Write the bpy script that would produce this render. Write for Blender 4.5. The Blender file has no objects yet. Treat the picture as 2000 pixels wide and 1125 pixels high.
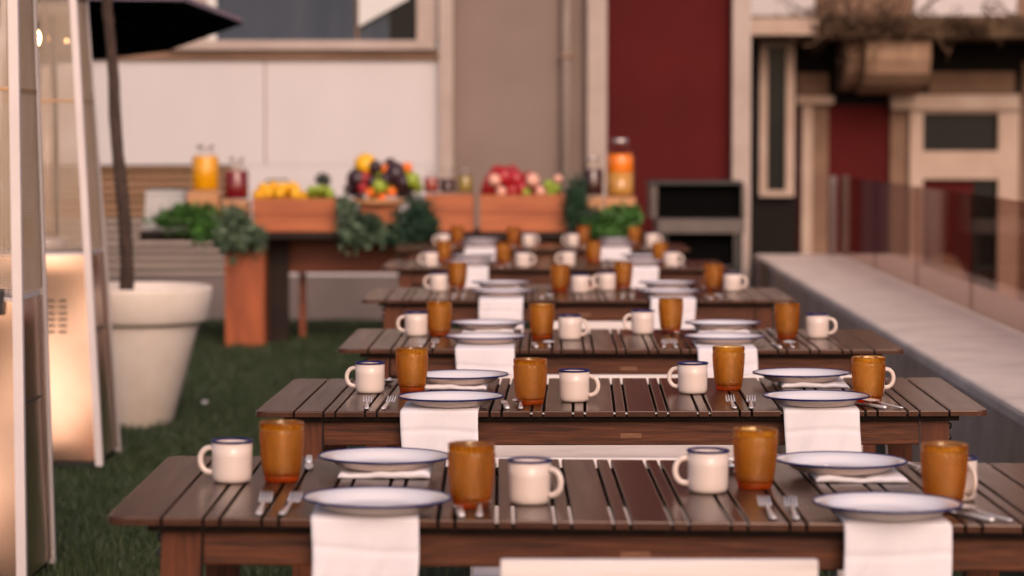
import bpy, bmesh, math, random
from math import sin, cos, pi, radians, sqrt, atan2
from mathutils import Vector, Matrix
import numpy as np
random.seed(7)
S = bpy.context.scene
COL = S.collection

# ------------------------------------------------------------------ camera
HC, FPX, PITCH = 1.415, 5200.0, radians(3.2)
cam = bpy.data.cameras.new('camera'); camo = bpy.data.objects.new('camera', cam); COL.objects.link(camo)
cam.sensor_width = 36; cam.lens = FPX/2000*36
camo.location = (0, 0, HC); camo.rotation_euler = (pi/2-PITCH, 0, 0)
cam.clip_start = 0.05; cam.clip_end = 2000
cam.dof.use_dof = True; cam.dof.focus_distance = 6.4; cam.dof.aperture_fstop = 3.25; cam.dof.aperture_blades = 0
S.camera = camo

# ------------------------------------------------------------------ light
SUN_EL, SUN_AZ = radians(31), radians(167)       # fairly low, almost straight behind the camera
W = bpy.data.worlds.new('World'); S.world = W; W.use_nodes = True
nt = W.node_tree; nt.nodes.clear()
sky = nt.nodes.new('ShaderNodeTexSky'); sky.sky_type = 'NISHITA'; sky.sun_disc = False
sky.sun_elevation = SUN_EL; sky.sun_rotation = SUN_AZ; sky.air_density = 0.8; sky.dust_density = 3.5; sky.ozone_density = 0.2
tint = nt.nodes.new('ShaderNodeMix'); tint.data_type = 'RGBA'; tint.blend_type = 'MULTIPLY'
tint.inputs[0].default_value = 1.0; tint.inputs[7].default_value = (1.10, 0.93, 0.90, 1)
bg = nt.nodes.new('ShaderNodeBackground'); bg.inputs[1].default_value = 0.13
wo = nt.nodes.new('ShaderNodeOutputWorld')
nt.links.new(sky.outputs[0], tint.inputs[6]); nt.links.new(tint.outputs[2], bg.inputs[0]); nt.links.new(bg.outputs[0], wo.inputs[0])
sun = bpy.data.lights.new('sun', 'SUN'); sun.energy = 0.60; sun.angle = radians(24); sun.color = (1.0, 0.91, 0.83)
suno = bpy.data.objects.new('sun', sun); COL.objects.link(suno)
sd = Vector((sin(SUN_AZ)*cos(SUN_EL), cos(SUN_AZ)*cos(SUN_EL), sin(SUN_EL)))
suno.rotation_euler = sd.to_track_quat('Z', 'Y').to_euler(); suno.location = sd*30
S.view_settings.view_transform = 'Standard'; S.view_settings.look = 'None'
S.view_settings.exposure = 0.32; S.view_settings.gamma = 1.0
S.cycles.use_denoising = True; S.cycles.denoising_prefilter = 'ACCURATE'; S.cycles.max_bounces = 8; S.cycles.transmission_bounces = 8
S.cycles.transparent_max_bounces = 12; S.cycles.caustics_reflective = False; S.cycles.caustics_refractive = True
S.cycles.sample_clamp_indirect = 8

# ------------------------------------------------------------------ measuring helpers
Fv = Vector((0, cos(PITCH), -sin(PITCH))); Uv = Vector((0, sin(PITCH), cos(PITCH)))
def ray(px, py): return Fv + Vector((1, 0, 0))*((px-1000)/FPX) + Uv*((562.5-py)/FPX)
C0 = Vector((0, 0, HC))
def atY(px, py, Y):
    d = ray(px, py); return C0 + d*(Y/d.y)
def atZ(px, py, z):
    d = ray(px, py); return C0 + d*((z-HC)/d.z)
def onplane(px, py, p, n):
    d = ray(px, py); return C0 + d*((p-C0).dot(n)/d.dot(n))

# ------------------------------------------------------------------ mesh helpers
class MB:
    def __init__(s): s.V, s.F, s.Sm = [], [], []
    def add(s, V, F, sm=False):
        o = len(s.V); s.V += [tuple(v) for v in V]; s.F += [tuple(i+o for i in f) for f in F]; s.Sm += [sm]*len(F); return s
    def box(s, x0, x1, y0, y1, z0, z1, bev=0.0, M=None, seg=2):
        if bev <= 0:
            V = [(x0,y0,z0),(x1,y0,z0),(x1,y1,z0),(x0,y1,z0),(x0,y0,z1),(x1,y0,z1),(x1,y1,z1),(x0,y1,z1)]
            F = [(0,3,2,1),(4,5,6,7),(0,1,5,4),(1,2,6,5),(2,3,7,6),(3,0,4,7)]
            sm = False
        else:
            bm = bmesh.new(); bmesh.ops.create_cube(bm, size=1)
            for v in bm.verts:
                v.co = ((x0+x1)/2+v.co.x*(x1-x0), (y0+y1)/2+v.co.y*(y1-y0), (z0+z1)/2+v.co.z*(z1-z0))
            bmesh.ops.bevel(bm, geom=bm.edges[:], offset=bev, segments=seg, profile=0.5, affect='EDGES')
            bm.verts.index_update(); V = [v.co[:] for v in bm.verts]; F = [[v.index for v in f.verts] for f in bm.faces]; bm.free(); sm = False
        if M is not None: V = [tuple(M @ Vector(v)) for v in V]
        return s.add(V, F, sm)
    def prism(s, pts, z0, z1, bev=0.0, M=None, axis='z'):
        bm = bmesh.new()
        def mk(p, t): return (p[0], p[1], t) if axis == 'z' else ((p[0], t, p[1]) if axis == 'y' else (t, p[0], p[1]))
        vs = [bm.verts.new(mk(p, z0)) for p in pts]; vt = [bm.verts.new(mk(p, z1)) for p in pts]
        n = len(pts); bm.faces.new(vs[::-1]); top = bm.faces.new(vt)
        for i in range(n): bm.faces.new((vs[i], vs[(i+1)%n], vt[(i+1)%n], vt[i]))
        bmesh.ops.recalc_face_normals(bm, faces=bm.faces[:])
        if bev > 0:
            ed = [e for e in bm.edges if (e.verts[0] in vt and e.verts[1] in vt)]
            bmesh.ops.bevel(bm, geom=ed, offset=bev, segments=2, profile=0.5, affect='EDGES')
        bm.verts.index_update(); V = [v.co[:] for v in bm.verts]; F = [[v.index for v in f.verts] for f in bm.faces]; bm.free()
        if M is not None: V = [tuple(M @ Vector(v)) for v in V]
        return s.add(V, F, False)
    def lathe(s, prof, seg=32, c=(0,0,0), M=None, capb=True, capt=True, sm=True):
        V, F = [], []
        for r, z in prof:
            for k in range(seg):
                a = 2*pi*k/seg; V.append((c[0]+r*cos(a), c[1]+r*sin(a), c[2]+z))
        for i in range(len(prof)-1):
            for k in range(seg):
                k2 = (k+1) % seg; F.append((i*seg+k, i*seg+k2, (i+1)*seg+k2, (i+1)*seg+k))
        if capb: F.append(tuple(range(seg))[::-1])
        if capt: F.append(tuple((len(prof)-1)*seg+k for k in range(seg)))
        if M is not None: V = [tuple(M @ Vector(v)) for v in V]
        return s.add(V, F, sm)
    def tube(s, pts, r, seg=8, flat=1.0, up=(0,0,1)):
        pts = [Vector(p) for p in pts]; n = len(pts); V, F = [], []
        rr = r if isinstance(r, (list, tuple)) else [r]*n
        for i, p in enumerate(pts):
            t = (pts[min(i+1, n-1)]-pts[max(i-1, 0)]).normalized()
            u = Vector(up); 
            if abs(t.dot(u)) > 0.95: u = Vector((1, 0, 0)) if abs(t.x) < .9 else Vector((0, 1, 0))
            a = t.cross(u).normalized(); b = a.cross(t).normalized()
            for k in range(seg):
                an = 2*pi*k/seg; V.append(p + a*cos(an)*rr[i] + b*sin(an)*rr[i]*flat)
        for i in range(n-1):
            for k in range(seg):
                k2 = (k+1) % seg; F.append((i*seg+k, i*seg+k2, (i+1)*seg+k2, (i+1)*seg+k))
        F.append(tuple(range(seg))[::-1]); F.append(tuple((n-1)*seg+k for k in range(seg)))
        return s.add(V, F, True)
    def torus(s, R, r, z=0, seg=48, sub=8, c=(0,0)):
        V, F = [], []
        for k in range(seg):
            a = 2*pi*k/seg
            for j in range(sub):
                b = 2*pi*j/sub; V.append((c[0]+(R+r*cos(b))*cos(a), c[1]+(R+r*cos(b))*sin(a), z+r*sin(b)))
        for k in range(seg):
            for j in range(sub):
                F.append((k*sub+j, ((k+1)%seg)*sub+j, ((k+1)%seg)*sub+(j+1)%sub, k*sub+(j+1)%sub))
        return s.add(V, F, True)
    def ball(s, c, r, sc=(1,1,1), seg=16, rings=10, jit=0.0, M=None):
        V, F = [(0,0,1)], []
        for i in range(1, rings):
            t = pi*i/rings
            for k in range(seg):
                a = 2*pi*k/seg; V.append((sin(t)*cos(a), sin(t)*sin(a), cos(t)))
        V.append((0,0,-1)); L = len(V)-1
        for k in range(seg): F.append((0, 1+k, 1+(k+1)%seg)); F.append((L, L-seg+(k+1)%seg, L-seg+k))
        for i in range(rings-2):
            for k in range(seg): F.append((1+i*seg+k, 1+(i+1)*seg+k, 1+(i+1)*seg+(k+1)%seg, 1+i*seg+(k+1)%seg))
        out = []
        for v in V:
            q = Vector((v[0]*sc[0], v[1]*sc[1], v[2]*sc[2]))*r*(1+random.uniform(-jit, jit))
            if M is not None: q = M @ q
            out.append((c[0]+q.x, c[1]+q.y, c[2]+q.z))
        return s.add(out, F, True)
    def build(s, name, mat, parent=None, loc=(0,0,0), rot=None):
        me = bpy.data.meshes.new(name); me.from_pydata(s.V, [], s.F); me.update()
        me.polygons.foreach_set('use_smooth', s.Sm); me.materials.append(mat)
        o = bpy.data.objects.new(name, me); COL.objects.link(o); o.location = loc
        if rot is not None: o.rotation_euler = rot
        if parent is not None: o.parent = parent
        return o

def tag(o, label=None, cat=None, group=None, kind=None):
    if label: o['label'] = label
    if cat: o['category'] = cat
    if group: o['group'] = group
    if kind: o['kind'] = kind
    return o
def empty(name, loc=(0,0,0), label=None, cat=None, group=None, rot=(0,0,0)):
    o = bpy.data.objects.new(name, None); COL.objects.link(o); o.location = loc; o.rotation_euler = rot
    o.empty_display_size = 0.05
    return tag(o, label, cat, group)
def copy_tree(o, parent=None):
    c = o.copy(); COL.objects.link(c)
    if parent is not None: c.parent = parent
    for ch in list(o.children):
        copy_tree(ch, c)
    return c
class Kit:
    """first use hands out the original, later uses a copy"""
    def __init__(s, root): s.root, s.used, s.kids = root, False, None
    def get(s, loc, rot, label, group=None):
        if not s.used: s.used = True; o = s.root
        else: o = copy_tree(s.root)
        o.rotation_mode = 'QUATERNION'; o.location = loc; o.rotation_quaternion = rot; o['label'] = label
        if group: o['group'] = group
        return o

# ------------------------------------------------------------------ materials
def lin(r, g, b):
    f = lambda c: (c/255/12.92) if c/255 <= .04045 else ((c/255+.055)/1.055)**2.4
    return (f(r), f(g), f(b), 1)
def mat(name, col, rough=.6, metal=0.0, col2=None, scale=6.0, stretch=(1,1,1), detail=6, bump=0.0, bscale=40.0, coat=0.0,
        trans=0.0, ior=1.5, spec=.5, island=0.0, bdetail=5, stint=None, fac=(.35,.7), sss=0.0, rough2=None, sheen=0.0, bdist=0.01, aniso=0.0):
    m = bpy.data.materials.new(name); m.use_nodes = True; N = m.node_tree.nodes; L = m.node_tree.links
    P = N['Principled BSDF']; P.inputs['Base Color'].default_value = tuple(col[:3])+(1,)
    P.inputs['Roughness'].default_value = rough; P.inputs['Metallic'].default_value = metal
    P.inputs['Coat Weight'].default_value = coat; P.inputs['Coat Roughness'].default_value = .15
    P.inputs['Transmission Weight'].default_value = trans; P.inputs['IOR'].default_value = ior
    P.inputs['Specular IOR Level'].default_value = spec
    if stint: P.inputs['Specular Tint'].default_value = tuple(stint)+(1,)
    if sss: P.inputs['Subsurface Weight'].default_value = sss; P.inputs['Subsurface Radius'].default_value = (.01,.006,.004)
    if sheen: P.inputs['Sheen Weight'].default_value = sheen
    if aniso: P.inputs['Anisotropic'].default_value = aniso
    tc = N.new('ShaderNodeTexCoord'); mp = N.new('ShaderNodeMapping'); mp.inputs['Scale'].default_value = stretch
    L.new(tc.outputs['Object'], mp.inputs['Vector'])
    vec = mp.outputs[0]
    if island:
        g = N.new('ShaderNodeNewGeometry'); ad = N.new('ShaderNodeVectorMath'); ad.operation = 'ADD'
        mu = N.new('ShaderNodeMath'); mu.operation = 'MULTIPLY'; mu.inputs[1].default_value = 37.0
        L.new(g.outputs['Random Per Island'], mu.inputs[0]); L.new(vec, ad.inputs[0]); L.new(mu.outputs[0], ad.inputs[1]); vec = ad.outputs[0]
    if col2 is not None:
        n = N.new('ShaderNodeTexNoise'); n.inputs['Scale'].default_value = scale; n.inputs['Detail'].default_value = detail
        n.inputs['Roughness'].default_value = .6
        L.new(vec, n.inputs['Vector'])
        r = N.new('ShaderNodeMapRange'); r.inputs[1].default_value = fac[0]; r.inputs[2].default_value = fac[1]
        L.new(n.outputs[0], r.inputs[0])
        mx = N.new('ShaderNodeMix'); mx.data_type = 'RGBA'
        mx.inputs[6].default_value = tuple(col[:3])+(1,); mx.inputs[7].default_value = tuple(col2[:3])+(1,)
        L.new(r.outputs[0], mx.inputs[0]); out = mx.outputs[2]
        if rough2 is not None:
            rr = N.new('ShaderNodeMapRange'); rr.inputs[1].default_value = .3; rr.inputs[2].default_value = .7
            rr.inputs[3].default_value = rough; rr.inputs[4].default_value = rough2
            L.new(n.outputs[0], rr.inputs[0]); L.new(rr.outputs[0], P.inputs['Roughness'])
        if island:
            hs = N.new('ShaderNodeHueSaturation'); mr = N.new('ShaderNodeMapRange')
            mr.inputs[3].default_value = 1-island; mr.inputs[4].default_value = 1+island
            L.new(g.outputs['Random Per Island'], mr.inputs[0]); L.new(mr.outputs[0], hs.inputs['Value']); L.new(out, hs.inputs['Color']); out = hs.outputs[0]
        L.new(out, P.inputs['Base Color'])
    if bump:
        n2 = N.new('ShaderNodeTexNoise'); n2.inputs['Scale'].default_value = bscale; n2.inputs['Detail'].default_value = bdetail
        L.new(vec, n2.inputs['Vector']); b = N.new('ShaderNodeBump'); b.inputs['Strength'].default_value = bump
        b.inputs['Distance'].default_value = bdist
        L.new(n2.outputs[0], b.inputs['Height']); L.new(b.outputs[0], P.inputs['Normal'])
    return m

M = {}
M['table'] = mat('stained_wood', (.064,.027,.017), .22, spec=.5, stint=(1,.80,.70), col2=(.042,.016,.010), scale=3, detail=4, stretch=(12,.8,12), bump=.05, bscale=5, coat=.0, island=.16, rough2=.27, bdist=.002, bdetail=2)
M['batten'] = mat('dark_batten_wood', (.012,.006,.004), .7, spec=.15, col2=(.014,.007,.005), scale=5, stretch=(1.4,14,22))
M['apron'] = mat('stained_rail_wood', (.125,.038,.014), .42, spec=.25, col2=(.034,.011,.006), scale=5, stretch=(1.4,14,22), bump=.3, bscale=9, coat=.15, rough2=.6, bdist=.004)
M['leg'] = mat('stained_leg_wood', (.13,.038,.015), .45, spec=.25, col2=(.05,.016,.009), scale=5, stretch=(20,20,1.6), bump=.3, bscale=9, coat=.1, bdist=.004)
M['patch'] = mat('pale_wood_plug', (.22,.09,.04), .5, col2=(.12,.045,.02), scale=8, stretch=(3,20,20))
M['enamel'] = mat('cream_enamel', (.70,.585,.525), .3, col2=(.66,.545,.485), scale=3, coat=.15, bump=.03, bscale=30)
M['enamel_white'] = mat('white_enamel', (.80,.765,.78), .14, col2=(.78,.745,.76), scale=3, coat=.6)
M['navy'] = mat('navy_enamel', (.004,.006,.075), .4, col2=(.007,.009,.095), scale=30, spec=.3)
M['linen'] = mat('white_linen', (.77,.73,.765), .9, col2=(.74,.70,.735), scale=7, bump=.12, bscale=200, sheen=.2, bdist=.002)
M['steel'] = mat('polished_steel', (.88,.85,.84), .25, .5, col2=(.75,.71,.68), scale=20)
def amber():
    m = bpy.data.materials.new('amber_glass'); m.use_nodes = True; N = m.node_tree.nodes; L = m.node_tree.links; N.clear()
    gl = N.new('ShaderNodeBsdfGlass'); gl.inputs['Roughness'].default_value = .04; gl.inputs['IOR'].default_value = 1.5; gl.inputs[0].default_value = (1,.97,.80,1)
    di = N.new('ShaderNodeBsdfDiffuse'); di.inputs[0].default_value = (.92,.32,.006,1)
    tl = N.new('ShaderNodeBsdfTranslucent'); tl.inputs[0].default_value = (.85,.38,.02,1)
    m1 = N.new('ShaderNodeMixShader'); m1.inputs[0].default_value = .5; m2 = N.new('ShaderNodeMixShader'); m2.inputs[0].default_value = .15
    ab = N.new('ShaderNodeVolumeAbsorption'); ab.inputs['Color'].default_value = (.972,.76,0,1); ab.inputs['Density'].default_value = 265
    o = N.new('ShaderNodeOutputMaterial')
    L.new(di.outputs[0], m1.inputs[1]); L.new(tl.outputs[0], m1.inputs[2]); L.new(gl.outputs[0], m2.inputs[1]); L.new(m1.outputs[0], m2.inputs[2])
    L.new(m2.outputs[0], o.inputs[0]); L.new(ab.outputs[0], o.inputs['Volume']); return m
M['amber'] = amber()
M['white_wood'] = mat('whitewashed_pine', (.74,.67,.65), .6, col2=(.50,.41,.36), scale=2.2, stretch=(1.2,10,16), bump=.25, bscale=14, fac=(.4,.85), island=.05, bdist=.004)
M['heater_panel'] = mat('brushed_heater_steel', (.86,.62,.50), .2, 1.0, col2=(.74,.50,.39), scale=2, bump=.9, bscale=2.0, bdist=.03, bdetail=0)  # peach base colour holds the warm reflection the steel should show
M['heater_post'] = mat('satin_aluminium', (.66,.59,.58), .5, .2, col2=(.60,.53,.52), scale=4)
M['guard'] = mat('guard_wire', (.55,.46,.39), .4, .7, col2=(.48,.36,.26), scale=5)
M['brass'] = mat('brass_band', (.50,.30,.16), .4, .6)
M['dark'] = mat('black_metal', (.012,.012,.013), .45, col2=(.02,.02,.022), scale=10)
def thin_glass(name, tintc, refl=.5):
    m = bpy.data.materials.new(name); m.use_nodes = True; N = m.node_tree.nodes; L = m.node_tree.links; N.clear()
    tr = N.new('ShaderNodeBsdfTransparent'); tr.inputs[0].default_value = tintc
    gl = N.new('ShaderNodeBsdfGlossy'); gl.inputs['Roughness'].default_value = .03; gl.inputs[0].default_value = (.95,.95,.95,1)
    f = N.new('ShaderNodeFresnel'); f.inputs[0].default_value = 1.45
    mu = N.new('ShaderNodeMath'); mu.operation = 'MULTIPLY'; mu.inputs[1].default_value = refl
    mx = N.new('ShaderNodeMixShader'); o = N.new('ShaderNodeOutputMaterial')
    L.new(f.outputs[0], mu.inputs[0]); L.new(mu.outputs[0], mx.inputs[0]); L.new(tr.outputs[0], mx.inputs[1]); L.new(gl.outputs[0], mx.inputs[2]); L.new(mx.outputs[0], o.inputs[0])
    return m
M['black'] = mat('matte_black', (.003,.003,.003), .95, spec=.05)  # flat near-black for the grill opening, cabinet and louvre backing
M['clear'] = thin_glass('clear_glass', (.97,.955,.94,1), .45)
M['tube'] = thin_glass('tube_glass', (.96,.92,.88,1), 1.0)
M['railglass'] = thin_glass('railing_glass', (.74,.64,.60,1), .28)
M['grass'] = mat('lawn_turf', (.010,.016,.007), .9, col2=(.018,.022,.009), scale=1.6, bump=.6, bscale=120)
M['blade'] = mat('grass_blades', (.020,.043,.014), .55, col2=(.048,.064,.022), scale=3.5, island=.45, fac=(.3,.7))
M['pot'] = mat('matte_pot', (.84,.74,.66), .55, col2=(.72,.60,.50), scale=3.2, bump=.1, bscale=60)
M['soil'] = mat('potting_soil', (.05,.03,.02), .95, col2=(.1,.06,.04), scale=30, bump=1, bscale=60)
M['bark'] = mat('tree_bark', (.085,.050,.036), .9, col2=(.032,.020,.016), scale=9, stretch=(6,6,1.4), bump=.9, bscale=30)
M['leaf'] = mat('tree_leaf', (.05,.10,.03), .5, col2=(.03,.06,.02), scale=4, island=.4)
M['render'] = mat('shaded_side_plaster', (.56,.44,.36), .95, spec=.1, col2=(.40,.31,.25), scale=4, bump=.5, bscale=60)  # parapet plaster toned darker and warmer to stand in for its shaded side
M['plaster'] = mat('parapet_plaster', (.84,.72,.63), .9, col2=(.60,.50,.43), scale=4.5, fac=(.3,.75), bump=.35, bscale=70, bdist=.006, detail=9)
M['street'] = mat('street_asphalt', (.06,.05,.05), .9, col2=(.045,.04,.04), scale=.5)
M['wallwhite'] = mat('painted_panel', (.60,.56,.565), .7, col2=(.53,.495,.495), scale=.8, stretch=(1,1,.5), bump=.05, bscale=30)
M['wallbeige'] = mat('beige_render', (.245,.185,.158), .85, col2=(.205,.150,.128), scale=.9, spec=.2, bump=.15, bscale=50)
M['wallred'] = mat('dark_red_render', (.092,.010,.0095), .8, col2=(.064,.008,.0075), scale=.8, spec=.12, bump=.15, bscale=50)
M['stone'] = mat('pale_stone_trim', (.46,.375,.335), .8, col2=(.37,.29,.25), scale=2, bump=.2, bscale=40)
M['stonew'] = mat('warm_stone_trim', (.52,.40,.33), .8, spec=.2, col2=(.42,.30,.235), scale=2, bump=.2, bscale=40)
M['corbel'] = mat('sandstone_corbel', (.40,.26,.18), .85, spec=.2, col2=(.26,.16,.10), scale=3, bump=.3, bscale=20)
M['slabdark'] = mat('mossy_stone', (.16,.105,.065), .9, spec=.1, col2=(.07,.05,.03), scale=2.5, bump=.4, bscale=30)
M['stone2'] = mat('weathered_stone', (.25,.15,.10), .85, col2=(.15,.085,.055), scale=1.5, bump=.3, bscale=30)
M['slat'] = mat('grey_brown_louvre', (.52,.43,.37), .6, col2=(.42,.34,.29), scale=2, island=.12)
M['slatbrown'] = mat('brown_louvre', (.50,.30,.18), .6, col2=(.40,.24,.14), scale=2, island=.12)
M['base'] = mat('grey_plinth', (.19,.15,.14), .85, col2=(.15,.12,.11), scale=2)
M['pane'] = mat('dark_window_glass', (.006,.008,.009), .25, spec=.15, col2=(.012,.012,.011), scale=1)
M['shade'] = mat('wall_shade_and_glazing', (.016,.013,.012), .9, spec=.1)  # shade under the balcony painted as wall colour; also the dark glazing
M['bluepane'] = mat('curtained_glass', (.030,.045,.070), .2, spec=.25, col2=(.055,.068,.09), scale=1.5, stretch=(3,1,.3))
M['blind'] = mat('white_awning', (.62,.62,.60), .8)
M['umbr'] = mat('lilac_canvas', (.20,.15,.19), .85, col2=(.17,.125,.16), scale=5)
M['umbr_in'] = mat('black_canvas', (.004,.007,.008), .95, spec=.05)
M['redwood'] = mat('orange_wood', (.44,.105,.028), .45, col2=(.24,.050,.015), scale=3, stretch=(4,4,.8), bump=.15, bscale=12, coat=.15)
M['redwood_dark'] = mat('orange_wood_long', (.30,.07,.022), .5, col2=(.18,.04,.014), scale=3, stretch=(.8,4,6), bump=.15, bscale=12)
M['crate'] = mat('crate_wood', (.46,.135,.045), .55, col2=(.34,.085,.028), scale=2.6, stretch=(.8,5,7), bump=.2, bscale=12, island=.1)
M['topdark'] = mat('dark_buffet_wood', (.016,.010,.008), .6, spec=.2, col2=(.026,.014,.010), scale=3, stretch=(.6,5,5))
M['round'] = mat('pale_round_wood', (.55,.27,.12), .55, col2=(.42,.19,.08), scale=5)
M['g1'] = mat('bright_leaves', (.070,.19,.026), .5, col2=(.025,.085,.018), scale=9, island=.5)
M['g2'] = mat('eucalyptus_leaves', (.13,.19,.115), .6, col2=(.045,.085,.045), scale=9, island=.5)
M['g3'] = mat('dark_fir_leaves', (.012,.045,.024), .6, col2=(.02,.065,.03), scale=9, island=.5)
M['vine'] = mat('dry_vine', (.12,.065,.035), .9, col2=(.05,.03,.018), scale=8, island=.4)
M['lid'] = mat('jar_lid', (.55,.52,.50), .3, .8)
M['bulb'] = mat('lit_bulb', (1,.6,.3), .3)
P = M['bulb'].node_tree.nodes['Principled BSDF']; P.inputs['Emission Color'].default_value = (1,.50,.20,1); P.inputs['Emission Strength'].default_value = 22
M['glint_glow'] = M['bulb'].copy(); M['glint_glow'].node_tree.nodes['Principled BSDF'].inputs['Emission Strength'].default_value = 9
M['cable'] = mat('black_cable', (.02,.015,.012), .6)
M['fabric_grey'] = mat('grey_plastic', (.50,.49,.48), .5, col2=(.45,.44,.43), scale=3)
M['countergrey'] = mat('dull_steel_counter', (.13,.105,.095), .5, .2, col2=(.09,.075,.068), scale=4)
M['ovengrey'] = mat('grey_metal_frame', (.13,.10,.09), .5, .2, col2=(.09,.07,.065), scale=4)
M['jarglass'] = thin_glass('jar_glass', (.97,.96,.95,1), .22)
def liquid(n, c): return mat(n, c, .18, spec=.6, coat=.5, col2=tuple(x*.85 for x in c[:3]), scale=8)
M['yellow_l'] = liquid('mango_juice', (.95,.42,.004)); M['red_l'] = liquid('berry_juice', (.20,.005,.012))
M['orange_l'] = liquid('orange_juice', (.98,.24,.004)); M['cloud_l'] = liquid('cloudy_juice', (.60,.30,.06)); M['olive_l'] = liquid('olive_preserve', (.30,.22,.04))
M['dred_l'] = liquid('dark_tea', (.045,.008,.007)); M['jam_l'] = liquid('red_jam', (.30,.03,.02))
def fr(n, c, c2): return mat(n, c, .4, col2=c2, scale=18, coat=.2, bump=.15, bscale=60)
M['lemon'] = fr('lemon_peel', (.88,.50,.012), (.82,.40,.01)); M['lime'] = fr('lime_peel', (.34,.42,.04), (.2,.32,.02))
M['aub'] = fr('dark_grape', (.035,.010,.018), (.02,.006,.012)); M['apple'] = fr('red_apple', (.42,.012,.02), (.26,.006,.012))
M['orange'] = fr('orange_peel', (.85,.20,.01), (.8,.15,.01)); M['pink'] = fr('pink_cut_fruit', (.85,.50,.38), (.75,.35,.26))
M['pineapple_top'] = mat('pineapple_top', (.02,.035,.02), .6)

# ------------------------------------------------------------------ ground, parapet, railing
g = MB(); g.add([(-600,-600,0),(600,-600,0),(600,600,0),(-600,600,0)], [(0,1,2,3)]); tag(g.build('street', M['street'], loc=(0,0,-3.6)), kind='structure')
g = MB(); g.prism([(-14,-8),(1.40,-8),(1.53,0),(1.89,20.9),(-14,20.9)], -.5, 0); tag(g.build('lawn', M['grass']), kind='structure')
PX0, PX1, GX, PH = 1.541, 2.44, 2.07, .515
t = tan1 = math.tan(radians(1.3))
def shear(x, y): return x + .0174*y + (x-1.54)*.010*y
g = MB()
def par(mb, xa, xb, za, zb, bev=0.0, y0=2.5, y1=20.85):
    mb.prism([(shear(xa,y0),y0),(shear(xb,y0),y0),(shear(xb,y1),y1),(shear(xa,y1),y1)], za, zb, bev)
tw = tag(empty('parapet_wall', (0,0,0)), 'low rough plastered parapet wall running along the tables under the glass railing', 'wall')
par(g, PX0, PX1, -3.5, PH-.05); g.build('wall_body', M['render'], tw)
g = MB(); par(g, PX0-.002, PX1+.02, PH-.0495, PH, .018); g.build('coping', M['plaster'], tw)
rail = tag(empty('glass_railing', (0,0,0)), 'frameless clear glass railing standing on the plastered parapet', 'railing')
ys = [5.0, 7.2, 9.4, 11.6, 13.8, 16.0, 18.2, 20.6]
for i in range(len(ys)-1):
    g = MB(); a, b = ys[i]+.01, ys[i+1]-.01
    g.prism([(shear(GX-.008,a),a),(shear(GX+.008,a),a),(shear(GX+.008,b),b),(shear(GX-.008,b),b)], PH+.012, 1.13)
    g.build('glass_pane', M['railglass'], rail)
g = MB(); X = shear(GX, 20.65)
for dx in (-.075, .02): g.box(X+dx, X+dx+.05, 20.62, 20.68, PH+.001, 1.13, .004)
g.build('end_post', M['base'], rail)

# leafy row out of view, added to put dark shapes in the heater reflections
def unseen_hedge():
    r = np.random.default_rng(11); n = 26000
    x = r.uniform(-9, 5, n); y = r.uniform(-.4, .4, n); z = r.uniform(.05, 1.0, n)*(1.15+.25*np.sin(x*1.7)+.15*np.sin(x*4.1)); s_ = r.uniform(.03, .07, n)
    a = r.normal(size=(n,3)); a /= np.linalg.norm(a, axis=1)[:,None]; b = np.cross(a, r.normal(size=(n,3))); b /= np.linalg.norm(b, axis=1)[:,None]
    c = np.stack([x,y,z],1); V = np.stack([c-a*s_[:,None], c+b*s_[:,None]*.5, c+a*s_[:,None], c-b*s_[:,None]*.5], 1).reshape(-1,3)
    mb = MB(); mb.add(V.tolist(), [(4*i,4*i+1,4*i+2,4*i+3) for i in range(n)]); o = mb.build('unseen_hedge', M['unseen_hedge'], None, (0,-6,0)); tag(o, 'dark leafy row added out of view for the heater panels to mirror', 'unseen_hedge')
M['unseen_hedge'] = mat('hedge_leaves', (.045,.055,.025), .6, col2=(.09,.055,.03), scale=1.5, island=.4)
unseen_hedge()
# lawn blades
def grass_field(n, x0, x1, y0, y1, seed, hmin=.018, hmax=.05):
    r = np.random.default_rng(seed); x = r.uniform(x0, x1, n); y = r.uniform(y0, y1, n)
    clump = np.sin(x*9+np.sin(y*6)*2)*np.sin(y*8+x*3); h = r.uniform(hmin, hmax, n)*(1+.3*clump); a = r.uniform(0, 2*pi, n); w = r.uniform(.0018, .0036, n)
    lean = r.uniform(.0, .03, n); la = r.uniform(0, 2*pi, n)
    V = np.zeros((n, 3, 3)); V[:,0] = np.stack([x-w*np.cos(a), y-w*np.sin(a), np.zeros(n)], 1); V[:,1] = np.stack([x+w*np.cos(a), y+w*np.sin(a), np.zeros(n)], 1)
    V[:,2] = np.stack([x+lean*np.cos(la), y+lean*np.sin(la), h], 1)
    return V.reshape(-1, 3)
VV = np.concatenate([grass_field(150000, -2.6, -.45, 6.6, 12.5, 1), grass_field(90000, -2.9, -.5, 12.5, 20.5, 2, .02, .055), grass_field(60000, -.5, 1.5, 5.5, 20.5, 3, .02,.05), grass_field(30000, -2.6, 1.5, 4.2, 6.6, 4), grass_field(90000, -8, -2.6, 5, 20.8, 5, .02, .055)])
nb = len(VV)//3; me = bpy.data.meshes.new('grass'); me.vertices.add(len(VV)); me.vertices.foreach_set('co', VV.astype(np.float32).ravel())
me.loops.add(nb*3); me.loops.foreach_set('vertex_index', np.arange(nb*3, dtype=np.int32)); me.polygons.add(nb)
me.polygons.foreach_set('loop_start', np.arange(0, nb*3, 3, dtype=np.int32)); me.update(calc_edges=True); me.materials.append(M['blade'])
go = bpy.data.objects.new('grass', me); COL.objects.link(go); tag(go, 'short dark green turf growing around the tables', 'grass', kind='stuff')

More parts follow.
